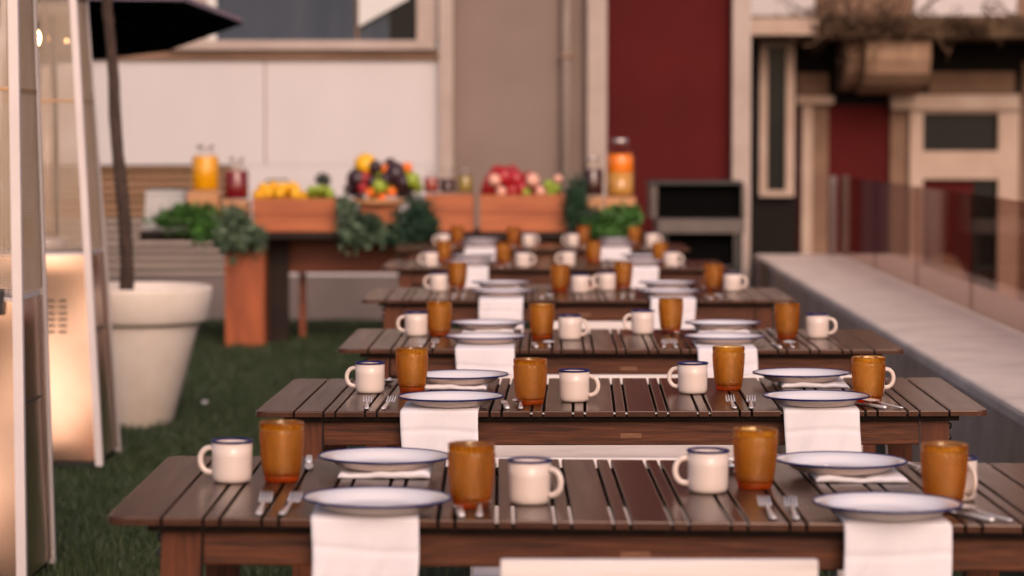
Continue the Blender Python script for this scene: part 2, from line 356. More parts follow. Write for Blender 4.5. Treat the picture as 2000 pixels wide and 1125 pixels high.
# ------------------------------------------------------------------ dining tables
TW, TD, TH = 1.80, .90, .75
def make_table():
    root = empty('dining_table', (0,0,0), 'x', 'table', 'dining tables in a row')
    mb = MB(); zt, zb = 0, -.0145; hw, hd = TW/2, TD/2
    wend, wide, nar, gap = .094, .0660, .0232, .0058
    tot = TW-2*wend-2*gap; pitch = wide+nar+2*gap; n = int((tot+nar+gap)/pitch); sc = tot/(n*pitch-nar-2*gap)
    def plank(a, b, rl=0, rr=0):
        pts = []
        def corner(cx, cy, r, a0):
            if r == 0: pts.append((cx, cy)); return
            for k in range(5):
                an = a0+pi/2*k/4; pts.append((cx+r*cos(an), cy+r*sin(an)))
        R = .028
        if rl: corner(a+R, -hd+R, R, pi)
        else: pts.append((a, -hd))
        if rr: corner(b-R, -hd+R, R, 3*pi/2); corner(b-R, hd-R, R, 0)
        else: pts.extend([(b, -hd), (b, hd)])
        if rl: corner(a+R, hd-R, R, pi/2)
        else: pts.append((a, hd))
        mb.prism(pts, zb, zt, .003)
    plank(-hw, -hw+wend, rl=1); plank(hw-wend, hw, rr=1)
    x = -hw+wend+gap
    for i in range(n):
        w = wide*sc + gap*(sc-1); plank(x, x+w); x += w+gap
        if i < n-1: w = nar*sc+gap*(sc-1); plank(x, x+w); x += w+gap
    mb.build('tabletop', M['table'], root)
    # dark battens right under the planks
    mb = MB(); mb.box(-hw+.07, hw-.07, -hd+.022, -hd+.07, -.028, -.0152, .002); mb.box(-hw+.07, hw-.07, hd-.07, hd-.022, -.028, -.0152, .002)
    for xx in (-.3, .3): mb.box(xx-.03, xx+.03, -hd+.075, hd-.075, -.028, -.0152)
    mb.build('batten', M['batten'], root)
    az0, az1 = -.090, -.0290
    for yy, nm in ((-hd+.045, 'apron'), (hd-.069, 'apron')):
        mb = MB(); mb.box(-hw+.165, hw-.165, yy, yy+.024, az0, az1, .003); mb.build(nm, M['apron'], root)
    for xx in (-hw+.11, hw-.134):
        mb = MB(); mb.box(xx, xx+.024, -hd+.11, hd-.11, az0, az1, .003); mb.build('apron', M['leg'], root)
    mb = MB(); mb.box(-.0, .052, -hd+.0435, -hd+.0465, -.072, -.060); mb.build('wood_plug', M['patch'], root)
    for sx in (-1, 1):
        for sy in (-1, 1):
            mb = MB(); V, F = [], []
            xt0, xt1 = hw-.162, hw-.092
            for z, sp, k in ((-.0290, 0, 1), (-.745, .022, .78)):
                cx = (xt0+xt1)/2+sp; hwid = (xt1-xt0)/2*k; cy = hd-.075; hy = .03
                for (dx, dy) in ((-1,-1),(1,-1),(1,1),(-1,1)): V.append((sx*(cx+dx*hwid), sy*(cy+dy*hy), z))
            F = [(0,1,2,3),(4,7,6,5),(0,4,5,1),(1,5,6,2),(2,6,7,3),(3,7,4,0)]
            mb.add(V, F); mb.build('leg', M['leg'], root)
            for zz in (-.046, -.074):
                b = MB(); b.lathe([(.0005,0),(.007,.002),(.0095,.007),(.0095,.012)][::-1] if False else [(.0095,0),(.0095,.006),(.006,.011),(.0005,.012)], 12, M=Matrix.Translation((sx*(hw-.0925), sy*(hd-.075), zz)) @ Matrix.Rotation(sx*pi/2, 4, 'Y'))
                b.build('bolt', M['dark'], root)
    return Kit(root)
table_kit = make_table()
# centre x, front edge y, yaw, tilt (rad about y axis), nth
TAB = [(.190, 4.61, -.3, .55, 'nearest table'), (.278, 6.50, 1.5, -.25, 'second table'), (.352, 8.42, .8, 0, 'third table'),
       (.278, 11.02, .4, 0, 'fourth table'), (.225, 13.75, .2, 0, 'fifth table'), (.185, 16.15, 0, 0, 'farthest table')]
tinfo = []
for i, (cx, y0, yaw, tilt, nm) in enumerate(TAB):
    q = (Matrix.Rotation(-radians(yaw), 3, 'Z') @ Matrix.Rotation(radians(tilt), 3, 'Y')).to_quaternion()
    loc = Vector((cx, y0+TD/2, TH))
    lab = ['dark brown slatted table nearest the camera, its lower front cut off by the frame', 'second dark slatted table from the camera, the one in sharp focus',
           'third dark slatted table from the camera, behind the sharp one', 'fourth dark slatted table in the row, fairly blurred',
           'fifth dark slatted table in the row, just before the farthest', 'farthest dark slatted table, next to the fruit buffet'][i]
    table_kit.get(loc, q, lab)
    n = q @ Vector((0, 0, 1)); tinfo.append((loc, q, n))

# ------------------------------------------------------------------ tableware prototypes
def make_mug():
    root = empty('enamel_mug', (0,0,0), 'x', 'mug', 'cream enamel mugs')
    mb = MB(); mb.lathe([(.030,0),(.0335,.0012),(.0365,.005),(.0378,.010),(.0382,.02),(.0384,.05),(.0386,.0785),(.0376,.0785),(.0372,.05),(.037,.012),(.034,.004),(.02,.003)], 48)
    mb.build('body', M['enamel'], root)
    mb = MB(); mb.torus(.0388, .0025, .0788, 56, 10); mb.build('rim', M['navy'], root)
    pts = []
    for k in range(15):
        a = pi/2 - pi*k/14
        pts.append((.0375+.025*max(0, cos(a))**.75, 0, .041+.024*sin(a)))
    mb = MB(); mb.tube(pts, [.0062]+[.0055]*13+[.0062], 12, flat=.75, up=(0,1,0)); mb.build('handle', M['enamel'], root)
    return Kit(root)
def make_plate():
    root = empty('enamel_plate', (0,0,0), 'x', 'plate', 'white enamel plates')
    prof = [(.078,0),(.088,.0015),(.097,.006),(.106,.014),(.115,.0185),(.1295,.0215),(.1297,.0227),(.115,.0199),(.105,.0150),(.095,.008),(.085,.0035),(.04,.003),(.001,.003)]
    mb = MB(); mb.lathe(prof[6:], 72, capb=False); mb.build('dish', M['enamel_white'], root)
    mb = MB(); mb.lathe(prof[:7], 72, capt=False); mb.build('underside', M['enamel'], root)  # cream colour here stands in for warm light reflected off the wood
    mb = MB(); mb.torus(.1302, .0023, .0221, 96, 8); mb.build('rim', M['navy'], root)
    return Kit(root)
def make_glass():
    mb = MB(); seg, N = 168, 24; rows = 78; H = .1135
    def rad(z): 
        u = z/H; return .0315+.0102*u**.85+.0018*sin(pi*u)
    V, F = [], []
    def tri(a): a = a % 1.0; return 1-abs(2*a-1)
    zs = [H*k/rows for k in range(rows+1)]
    for z in zs:
        for k in range(seg):
            th = 2*pi*k/seg; r = rad(z)
            m = min(1, max(0, (z-.012)/.003))*min(1, max(0, (.099-z)/.003))
            u = k/seg*N; v = z/.0108
            r += m*.0029*sqrt(tri((u+v)/1.0)*tri((u-v)/1.0)) 
            if z < .012: r += .0012*abs(sin(th*16))*min(1, z/.004)*min(1, (.012-z)/.003)
            if z > .1015: r += .0010
            V.append((r*cos(th), r*sin(th), z))
    inner = [(.0,0)]
    pi_ = [(rad(H)-.0012, H+.0008), (rad(H)-.0024, H-.001)] + [(rad(H*(1-q))-.0034, H*(1-q)) for q in (.1,.25,.4,.55,.7,.8,.86)] + [(.024, .0125), (.008, .0115)]
    for r, z in pi_:
        for k in range(seg): th = 2*pi*k/seg; V.append((r*cos(th), r*sin(th), z))
    R = rows+1+len(pi_)
    for i in range(R-1):
        for k in range(seg): k2 = (k+1) % seg; F.append((i*seg+k, i*seg+k2, (i+1)*seg+k2, (i+1)*seg+k))
    F.append(tuple(range(seg))[::-1]); F.append(tuple((R-1)*seg+k for k in range(seg)))
    mb.add(V, F, True); o = mb.build('amber_tumbler', M['amber']); tag(o, 'x', 'glass', 'amber glass tumblers'); return Kit(o)
def strip(mb, st, thick=.0016):
    """st: list of (y, halfwidth, z[, xoff]) -> flat metal bar"""
    V, F = [], []
    for s_ in st:
        y, w, z = s_[:3]; x = s_[3] if len(s_) > 3 else 0
        V += [(x-w, y, z), (x+w, y, z), (x+w*.8, y, z+thick), (x-w*.8, y, z+thick)]
    for i in range(len(st)-1):
        a, b = i*4, i*4+4
        F += [(a, b, b+1, a+1), (a+1, b+1, b+2, a+2), (a+2, b+2, b+3, a+3), (a+3, b+3, b, a)]
    F += [(0,1,2,3), (len(V)-4, len(V)-1, len(V)-2, len(V)-3)]
    mb.add(V, F, True)
HND = [(0,.0028,.0025),(.003,.0058,.0028),(.012,.0068,.0032),(.05,.0052,.004),(.09,.0036,.006),(.118,.0030,.0085)]
def make_fork():
    mb = MB(); strip(mb, HND+[(.128,.0045,.0075),(.136,.0100,.005),(.146,.0118,.0045),(.152,.0118,.005)], .002)
    for k in range(4):
        x = -.0096+.0064*k; strip(mb, [(.1515,.0021,.005,x),(.17,.0019,.0085,x),(.186,.0016,.0135,x),(.195,.0009,.0165,x)], .0018)
    o = mb.build('fork', M['steel']); tag(o, 'x', 'fork', 'steel forks'); return Kit(o)
def make_spoon():
    mb = MB(); strip(mb, HND, .002)
    V, F = [], []; n, m = 14, 9
    for i in range(n+1):
        u = i/n; y = .116+.062*u; w = .0205*sin(pi*min(1, u**.8*.97+.03))**.62
        for j in range(m+1):
            s_ = j/m*2-1; V.append((w*s_, y, .0082-.0065*(1-s_*s_)*sin(pi*u)+.003*u))
    for i in range(n):
        for j in range(m): a = i*(m+1)+j; F.append((a, a+1, a+m+2, a+m+1))
    k = len(V); V2 = [(x, y, z+.0012) for x, y, z in V]
    mb.add(V, [f[::-1] for f in F], True); mb.add(V2, F, True)
    o = mb.build('spoon', M['steel']); tag(o, 'x', 'spoon', 'steel spoons'); return Kit(o)
def make_knife():
    mb = MB(); strip(mb, [(0,.0035,.001),(.004,.007,.001),(.05,.0078,.001),(.10,.0062,.001)], .006)
    strip(mb, [(.0995,.0058,.003),(.12,.0088,.003),(.17,.0092,.003),(.195,.0070,.003),(.208,.001,.003)], .0014)
    o = mb.build('knife', M['steel']); tag(o, 'x', 'knife', 'steel knives'); return Kit(o)
mug_k, plate_k, glass_k, fork_k, spoon_k, knife_k = make_mug(), make_plate(), make_glass(), make_fork(), make_spoon(), make_knife()

def make_napkin(seed, w=.187, drop=.215, back=.235, flare=0.0, thk=.0026):
    """local: origin on table edge line (top surface), +y runs in over the table, hangs down at -y"""
    r = random.Random(seed); path = []
    n1 = 12
    for k in range(n1+1): path.append((back*(1-k/n1)+.012*(k/n1), .0))
    R = .005
    for k in range(1, 7):
        a = pi/2*k/6; path.append((.012-(R+.010)*sin(a), -(R)*(1-cos(a))))
    n2 = 44; ye, ze = path[-1]
    for k in range(1, n2+1): path.append((ye-.004*k/n2, ze-drop*k/n2))
    ph = [r.uniform(0, 6.28) for _ in range(6)]; nx = 40
    def P_(i, j, side):
        y, z = path[i]; u = j/nx; x = (u-.5)*w; L = i/len(path)
        hang = max(0, (i-n1-4)/(n2+2))
        x *= 1+(.03*sin(ph[0])-.02)*hang
        x += .003*sin(ph[1]+L*7)*L*2
        wav = .0022*sin(u*5+ph[2]+L*3)+.0012*sin(u*13+ph[3]+L*5)+.0007*sin(u*27+L*21+ph[4])
        edge = 1-abs(2*u-1)**24
        th = (thk*edge**.5+.0006)*(1-.2*hang)
        if i <= n1+2: z2 = z+.0012 + side*th*1.0; return (x, y, z2+wav*(thk/.0026-1)*.55*(1 if side else .25)+.0004)
        dz_ = -z; cr = .0022*math.exp(-((dz_-.052-.006*sin(u*3+ph[0]))/.006)**2)+.0016*math.exp(-((u-.5-.04*sin(ph[3]))/.03)**2)*hang
        cr += .0016*max(0, sin(u*9+dz_*38+ph[1]))**3*hang
        yy = y - side*th + wav*hang*4.2 - .002*hang + cr - (.0012 if dz_ > drop-.012 and side else 0)
        zz = z + (side*th if i <= n1+5 else 0) - (.006*sin(u*2.4+ph[5])*hang**3)
        return (x, yy, zz)
    V, F = [], []; npth = len(path)
    for side in (0, 1):
        for i in range(npth):
            for j in range(nx+1): V.append(P_(i, j, side))
    o = npth*(nx+1)
    for i in range(npth-1):
        for j in range(nx):
            a = i*(nx+1)+j; F.append((a, a+1, a+nx+2, a+nx+1)); F.append((o+a, o+a+nx+1, o+a+nx+2, o+a+1))
    for i in range(npth-1):
        a = i*(nx+1); F.append((a, a+nx+1, o+a+nx+1, o+a)); a += nx; F.append((a, o+a, o+a+nx+1, a+nx+1))
    for j in range(nx):
        F.append((j, o+j, o+j+1, j+1)); a = (npth-1)*(nx+1)+j; F.append((a, a+1, o+a+1, o+a))
    mb = MB(); mb.add(V, F, True)
    for side in (-1, 1):       # second fold layer line down the hanging part
        pass
    return mb
def napkin(seed, loc, q, label, **k):
    o = make_napkin(seed, **k).build('napkin', M['linen']); o.rotation_mode = 'QUATERNION'; o.location = loc; o.rotation_quaternion = q
    tag(o, label, 'napkin', 'white linen napkins'); return o

# pixel measures of every setting: plates FL, FR, BL, BR; mugs; glasses; napkin x at near edge
SET = [
 dict(pl=[(737,971),(1735,983),(748,904),(1651,911)], mug=[(453,941,'L'),(1034,983,'R'),(1382,961,'L'),(1866,976,'Q')], gl=[(550,939),(920,989),(1474,953),(1843,988)], nap=(709,1751), nb=(760,1660)),
 dict(pl=[(881,773.5),(1594,772.5),(898,734.5),(1565,730.5)], mug=[(723,767,'L'),(1122,784,'R'),(1353,768,'L'),(1699,770,'R')], gl=[(805,764),(1036,789),(1423,761),(1696,785)], nap=(858.5,1607.5), nb=(898,1575)),
 dict(pl=[(949,656),(1412,652),(954,631),(1407,627)], mug=[(813,656,'L'),(1113,663,'R'),(1255,652,'L'),(1596,660,'R')], gl=[(858,655),(1058,661),(1310,648),(1537,659)], nap=(946.5,1421), nb=(954,1407)),
 dict(pl=[(982,563.5),(1302,561),(980,546),(1297,544.5)], mug=[(857,569,'L'),(1133,572,'R'),(1185,567,'L'),(1430,569,'R')], gl=[(894,562),(1094,568),(1217,561),(1394,566)], nap=(979,1315), nb=(980,1297)),
 dict(pl=[(920,507),(1253,507),(925,497),(1255,497)], mug=[(841,521,'L'),(1021,522,'R'),(1109,520,'L'),(1311,521,'R')], gl=[(867,511),(984,516),(1159,512),(1290,516)], nap=(918,1251), nb=(925,1255)),
 dict(pl=[(938,472),(1202,472),(940,465),(1203,465)], mug=[(866,481,'L'),(1032,481,'R'),(1118,481,'L'),(1273,480,'R')], gl=[(893,477),(1003,479),(1139,477),(1240,479)], nap=(938,1202), nb=(940,1203)),
]
Zax = lambda a: Matrix.Rotation(a, 3, 'Z').to_quaternion()
seatn = ['near-side left setting', 'near-side right setting', 'far-side left setting', 'far-side right setting']
rn = random.Random(3)
for ti, st in enumerate(SET):
    loc, q, n = tinfo[ti]; tn = TAB[ti][4]
    def tp(px, py, dz=0.0): 
        p = onplane(px, py, loc+n*dz, n); return p - n*dz + n*0.0
    def local(p): return q.inverted() @ (p-loc)
    def world(x, y, z=0): return loc + q @ Vector((x, y, z))
    hd = TD/2
    # napkins and plates
    for k in range(4):
        px, py = st['pl'][k]
        p = tp(px, py, .028); l = local(p)
        if k < 2: l.y = max(-hd+.068, min(-hd+.20, l.y))
        else: l.y = max(hd-.24, min(hd-.125, l.y))
        zz = .0058 if k < 2 else .0100
        plate_k.get(world(l.x, l.y, zz), q @ Zax(rn.uniform(0, 6.28)), 'blue-rimmed white enamel plate at the %s of the %s' % (seatn[k], tn))
        if k < 2:
            nx_ = local(tp(st['nap'][k], 1, 0) if False else onplane(st['nap'][k], 272+.665*FPX/(loc.y-hd), loc, n)).x
            napkin(ti*10+k, world(nx_, -hd-.001, 0.0), q, 'white linen napkin hanging over the edge, %s of the %s' % (seatn[k], tn), back=l.y+hd+.11, w=.187+rn.uniform(-.004,.006))
        else:
            nx_ = local(tp(st['nb'][k-2], py)).x if ti < 2 else l.x
            nx_ = l.x+max(-.03, min(.03, nx_-l.x))
            napkin(ti*10+k, world(nx_, hd+.001, 0.0), q @ Zax(pi), 'folded white napkin hanging away behind the plate, %s of the %s' % (seatn[k], tn), back=(hd-l.y)+.112, w=.180, thk=.0085)
        # cutlery
        d = 1 if k < 2 else -1
        ybase = (-hd+.022) if k < 2 else (hd-.03)
        qq = q if k < 2 else q @ Zax(pi)
        fx = [l.x-d*.205, l.x-d*.165]; kx = [l.x+d*.165, l.x+d*.205]
        if ti == 1 and k == 0: kx = [l.x+.142, l.x+.175]
        if ti == 0 and k == 0: kx = [l.x+.150, l.x+.181]
        if ti == 0 and k == 1: kx = [l.x+.180, l.x+.212]
        sw = .42 if (k == 1 and ti < 2) else .02
        for j, x in enumerate(fx):
            fork_k.get(world(x, ybase+d*rn.uniform(0,.006), .0006), qq @ Zax(rn.uniform(-.07,.07)), 'steel fork, %s one beside the plate, %s of the %s' % (('outer','inner')[j], seatn[k], tn))
        knife_k.get(world(kx[0], ybase+d*rn.uniform(0,.006), .0006), qq @ Zax(sw+rn.uniform(-.04,.06)), 'steel knife beside the plate at the %s of the %s' % (seatn[k], tn))
        spoon_k.get(world(kx[1], ybase+d*rn.uniform(0,.006), .0006), qq @ Zax(sw+rn.uniform(-.05,.06)), 'steel spoon beside the knife at the %s of the %s' % (seatn[k], tn))
    order = ['first from the left', 'second from the left', 'third from the left', 'fourth from the left']
    for k, (px, py, hdir) in enumerate(st['mug']):
        p = tp(px, py); a = {'L': pi+rn.uniform(-.2,.25), 'R': rn.uniform(-.35,.15), 'Q': -1.15}[hdir]
        if ti == 0 and k == 1: a = -.45
        l = local(p); side = 'left' if hdir == 'L' else 'right'
        mug_k.get(world(l.x, l.y, .0003), q @ Zax(a), 'cream enamel mug, %s on the %s, handle pointing %s' % (order[k], tn, side))
    for k, (px, py) in enumerate(st['gl']):
        p = tp(px, py); l = local(p)
        glass_k.get(world(l.x, l.y, .0006), q @ Zax(rn.uniform(0, 6.28)), 'amber diamond-cut glass tumbler, %s on the %s' % (order[k], tn))

# ------------------------------------------------------------------ white benches behind the tables
def bench(px0, px1, Y, top, label, nplank=3):
    x0 = (px0-1000)/FPX*Y; x1 = (px1-1000)/FPX*Y; w = x1-x0
    root = empty('white_bench', ((x0+x1)/2, Y, 0), label, 'bench', 'whitewashed benches between the tables')
    hw = w/2; mb = MB(); z = top
    for k in range(nplank): mb.box(-hw, hw, 0, .022, z-.094, z, .003); z -= .1
    mb.build('backrest', M['white_wood'], root)
    mb = MB(); 
    for k in range(3): mb.box(-hw, hw, -.36+k*.118, -.36+k*.118+.11, .435, .457, .003)
    mb.build('seat', M['white_wood'], root)
    for sx in (-1, 1):
        xa, xb = (hw-.07, hw-.025) if sx > 0 else (-hw+.025, -hw+.07)
        mb = MB(); mb.box(xa, xb, .0225, .06, 0, top-.02, .003); mb.build('leg', M['white_wood'], root)
        mb = MB(); mb.box(xa, xb, -.35, -.31, 0, .434, .003); mb.build('leg', M['white_wood'], root)
        mb = MB(); mb.box(xa+.004, xb-.004, -.309, .022, .38, .434, .003); mb.build('rail', M['white_wood'], root)
    return root
bench(977, 1603, 4.30, .731, 'whitewashed plank bench back cut off by the bottom of the frame')
bench(925, 1478, 5.95, .700, 'whitewashed plank bench just behind the nearest table')
bench(905, 1688, 8.00, .705, 'wide whitewashed plank bench just behind the second table')
bench(1045, 1245, 10.25, .712, 'whitewashed bench seen between the third and fourth tables')

# ------------------------------------------------------------------ patio heaters
def make_heater():
    root = empty('patio_heater', (0,0,0), 'x', 'patio heater', 'pyramid patio heaters')
    w = lambda z: .270-.057*(z-.06); z0, zp, zt = .06, .925, 2.02
    def face(k): return Matrix.Rotation(k*pi/2, 4, 'Z')
    for k in range(4):
        R = face(k)      # face with outward -y
        mb = MB(); a, b = w(z0)-.016, w(zp)-.016
        V = [(-a, -a, z0), (a, -a, z0), (b, -b, zp), (-b, -b, zp), (-a, -a+.003, z0), (a, -a+.003, z0), (b, -b+.003, zp), (-b, -b+.003, zp)]
        nx, nz = 12, 20; VV_, FF = [], []
        for i in range(nz+1):
            u = i/nz; z = z0+(zp-z0)*u; ww = w(z)-.014
            for j in range(nx+1):
                s_ = j/nx*2-1; bulge = .0035*sin(u*pi*2.3+.6)*cos(s_*1.5)*(1 if 0 < i < nz else 0)
                VV_.append((s_*ww, -(w(z)-.016)-bulge, z))
        for i in range(nz):
            for j in range(nx): q = i*(nx+1)+j; FF.append((q, q+1, q+nx+2, q+nx+1))
        mb.add([tuple(R @ Vector(v)) for v in VV_], FF, True)
        pan = mb.build('side_panel', M['heater_panel'], root)
        mb = MB()
        for i in range(6 if k == 0 else 1):
            z = .60+i*.026; ww = w(z)
            for j in range(5):
                x = -.10+j*.05
                mb.box(x-.016, x+.016, -(ww-.0125)-.0035, -(ww-.0125)-.0005, z, z+.009, M=R)
        mb.build('vent', M['dark'], pan)
        # guard
        mb = MB(); z = zp+.03
        while z < zt-.02:
            ww = w(z)-.012; mb.box(-ww, ww, -(ww)-.001, -(ww)+.001, z, z+.0022, M=R); z += .0095
        nv = 34
        for j in range(1, nv):
            s_ = j/nv*2-1; V_ = []
            for z in (zp+.02, zt-.02):
                ww = w(z)-.0135; V_ += [(s_*ww-.001, -ww-.001, z), (s_*ww+.001, -ww-.001, z), (s_*ww+.001, -ww+.001, z), (s_*ww-.001, -ww+.001, z)]
            mb.add([tuple(R @ Vector(v)) for v in V_], [(0,1,5,4),(1,2,6,5),(2,3,7,6),(3,0,4,7)])
        mb.build('guard', M['guard'], root)
        mb = MB()
        for z in (1.572,): ww = w(z)-.012; mb.box(-ww, ww, -ww-.0035, -ww-.0012, z, z+.009, M=R)
        mb.build('guard_band', M['brass'], root)
        # corner post (angle section)
        mb = MB(); V_ = []
        for z in (z0-.02, zt):
            ww = w(z); V_ += [tuple(R @ Vector(v)) for v in ((ww, -ww, z), (ww, -ww+.030, z), (ww-.004, -ww+.030, z), (ww-.004, -ww+.004, z), (ww-.030, -ww+.004, z), (ww-.030, -ww, z))]
        mb.add(V_, [(0,1,7,6),(1,2,8,7),(2,3,9,8),(3,4,10,9),(4,5,11,10),(5,0,6,11),(0,5,4,3,2,1),(6,7,8,9,10,11)])
        mb.build('corner_post', M['heater_post'], root)
    mb = MB(); a = w(zp)-.02; mb.box(-a, a, -a, a, zp-.004, zp+.012, .003); mb.lathe([(.085,0),(.085,.05),(.06,.06)], 32, c=(0,0,zp+.013)); mb.build('burner_deck', M['heater_post'], root)
    mb = MB(); mb.lathe([(.05,zp+.075),(.05,1.94),(.047,1.94),(.047,zp+.075)], 40, capb=False, capt=False); mb.build('flame_tube', M['tube'], root)
    mb = MB(); a = w(zt)
    mb.box(-a-.01, a+.01, -a-.01, a+.01, zt+.001, zt+.03, .004)
    mb.lathe([(.30,0),(.30,.012),(.22,.05),(.02,.10)], 4, c=(0,0,zt+.12), M=Matrix.Rotation(pi/4, 4, 'Z'), sm=False)
    for sx in (-1,1):
        for sy in (-1,1): mb.box(sx*.12-.008, sx*.12+.008, sy*.12-.008, sy*.12+.008, zt+.03, zt+.125)
    mb.build('top_cap', M['heater_post'], root)
    mb = MB(); mb.box(-.24, .24, -.24, .24, .035, .058, .004); mb.build('base_plate', M['dark'], root)
    for sx in (-1,1):
        mb = MB(); mb.lathe([(.022,-.012),(.026,-.008),(.026,.008),(.022,.012)], 20, M=Matrix.Translation((sx*.16, -.21, .027)) @ Matrix.Rotation(pi/2, 4, 'Y')); mb.build('castor', M['dark'], root)
        mb = MB(); mb.lathe([(.022,-.012),(.026,-.008),(.026,.008),(.022,.012)], 20, M=Matrix.Translation((sx*.16, .21, .027)) @ Matrix.Rotation(pi/2, 4, 'Y')); mb.build('castor', M['dark'], root)
    return Kit(root)
hk = make_heater()
o = hk.get((-1.762, 8.37, .0), Matrix.Rotation(radians(2.4), 3, 'Y').to_quaternion(), 'steel pyramid patio heater at the far left edge, nearer of the two')
far_h = hk.get((-1.994, 11.42, 0), Zax(0), 'steel pyramid patio heater standing behind the nearer one, beside the white pot')

mb = MB(); mb.box(.05, .165, -.245, -.212, .885, .965, .006); mb.build('control_box', M['dark'], hk.root)
# lit bulb, plus two small glows put in for reflections in the heater glass
sl = empty('string_light', (0,0,0), 'lit bulb and two small added glints hanging on a dark cable behind the heaters', 'string light')
cab = MB(); pts = []
bulbs = [(70,74,9.6,.021), (97,76,12.6,.009), (130,80,12.9,.008)]
hang = [atY(px, py, Y) for px, py, Y, r in bulbs]
ztop = 2.35
mb = MB()
cp = [Vector((-3.4, 7.0, 2.55)), Vector((-2.6, 8.4, 2.40))] + [Vector((h.x, h.y, ztop)) for h in hang] + [Vector((-2.9, 17.5, 2.5)), Vector((-3.4, 20.86, 2.9))]
mb.tube(cp, .004, 6)
for h, b in zip(hang, bulbs): mb.tube([Vector((h.x, h.y, ztop)), h+Vector((0,0,b[3]*2.6))], .0035, 6)
mb.build('cable', M['cable'], sl)
for h, b in zip(hang, bulbs):
    r = b[3]; s_ = MB(); s_.lathe([(r*.55,0),(r*.6,r*1.4),(r*.3,r*1.6)], 14, c=(h.x, h.y, h.z+r*1.25)); so = s_.build('socket', M['cable'], sl)
    s_ = MB(); s_.ball(h, r, (.85,.85,1.45)); s_.build('bulb', M['bulb'] if r > .015 else M['glint_glow'], sl)

# ------------------------------------------------------------------ potted tree
pot = empty('potted_tree', (0,0,0), 'slim bare-stemmed tree in a large round cream pot with a wide rim', 'potted tree')
pc = Vector(((262-1000)/FPX*13.1, 13.1, 0)); pot.location = pc
mb = MB(); mb.lathe([(.17,0),(.182,.012),(.312,.50),(.318,.515),(.350,.520),(.362,.53),(.380,.672),(.378,.690),(.366,.694),(.352,.688),(.344,.64),(.30,.62),(.01,.62)], 72, capt=True); mb.build('pot', M['pot'], pot)
mb = MB(); mb.lathe([(.335,.625),(.30,.640),(.15,.652),(.01,.655)], 40, capb=False); mb.build('soil', M['soil'], pot)
mb = MB(); tp_ = []
for (px, py, r) in ((247,575,.036),(248,520,.034),(244,440,.033),(239,380,.031),(230,300,.030),(224,220,.029),(222,150,.027),(216,80,.027),(210,20,.026),(207,-40,.026),(214,-130,.024),(218,-220,.021)):
    p = atY(px, py, 13.1+.05*sin(py/90)) - pc; tp_.append((p, r))
pts = [a[0] for a in tp_]; pts[0].z = .63
fine, fr_ = [], []
for i in range(len(pts)-1):
    for k in range(4):
        u = k/4; fine.append(pts[i].lerp(pts[i+1], u)); fr_.append((tp_[i][1]*(1-u)+tp_[i+1][1]*u)*(1+random.uniform(-.07,.07)))
fine.append(pts[-1]); fr_.append(.02)
mb.tube(fine, fr_, 14)
top = pts[-1]; br = []
for k in range(9):
    a = k*2.4; e = Vector((cos(a)*.35, sin(a)*.35, .25+.35*random.random())); s0 = top+Vector((0,0,-.12+.03*k)); mb.tube([s0, s0+e*.5+Vector((0,0,.04)), s0+e], [.012,.008,.003], 6); br.append(s0+e)
mb.build('trunk', M['bark'], pot)
def leaves(mb, c, R, n, size, flat=1.0, rnd=random, asp=.45):
    V, F = [], []
    for i in range(n):
        d = Vector((rnd.gauss(0,1), rnd.gauss(0,1), rnd.gauss(0,1))).normalized()*(rnd.random()**.5)
        p = Vector(c)+Vector((d.x*R[0], d.y*R[1], d.z*R[2])); s_ = size*rnd.uniform(.6,1.3)
        a = Vector((rnd.gauss(0,1), rnd.gauss(0,1), rnd.gauss(0,1)+.2)).normalized(); b = a.cross(Vector((rnd.gauss(0,1), rnd.gauss(0,1), rnd.gauss(0,1)))).normalized(); nn = a.cross(b)
        o = len(V); V += [p-a*s_*.5, p+b*s_*asp*.5+nn*s_*.08, p+a*s_*.5, p-b*s_*asp*.5+nn*s_*.08]; F.append((o, o+1, o+2, o+3))
    mb.add(V, F, False)
mb = MB()
for c in br: leaves(mb, c, (.24,.24,.2), 150, .075)
leaves(mb, top+Vector((0,0,.45)), (.4,.4,.35), 500, .075); mb.build('crown', M['leaf'], pot)

# ------------------------------------------------------------------ parasol
um = empty('parasol', (0,0,0), 'dark parasol with a lilac top at the upper left, behind the tree stem', 'parasol')
UY = 15.2; ucx = (20-1000)/FPX*UY; um.location = (ucx, UY, 0)
tiltM = Matrix.Translation((0,0,2.02)) @ Matrix.Rotation(radians(-5.5), 4, 'X') @ Matrix.Rotation(radians(-4.9), 4, 'Y') @ Matrix.Rotation(radians(10), 4, 'Z')
def canopy(dz, R_=1.33, H_=.42):
    V = [(0,0,H_+dz)]; n = 8
    for k in range(n): a = 2*pi*k/n; V.append((R_*.5*cos(a), R_*.5*sin(a), H_*.56+dz))
    for k in range(n): a = 2*pi*k/n; V.append((R_*cos(a), R_*sin(a), dz))
    for k in range(n): a = 2*pi*(k)/n; V.append((R_*1.003*cos(a), R_*1.003*sin(a), dz-.03))
    F = []
    for k in range(n): k2 = (k+1) % n; F += [(0, 1+k, 1+k2), (1+k, 1+n+k, 1+n+k2, 1+k2), (1+n+k, 1+2*n+k, 1+2*n+k2, 1+n+k2)]
    return [tuple(tiltM @ Vector(v)) for v in V], F
mb = MB(); V, F = canopy(.006); mb.add(V, F); mb.build('canopy', M['umbr'], um)
mb = MB(); V, F = canopy(-.002, 1.327); mb.add(V, [f[::-1] for f in F]); mb.build('lining', M['umbr_in'], um)
mb = MB(); mb.tube([(0,0,0),(0,0,2.0)], .024, 12); mb.tube([tiltM @ Vector((0,0,-.02)), tiltM @ Vector((0,0,.47))], .02, 10); mb.build('pole', M['dark'], um)
mb = MB()
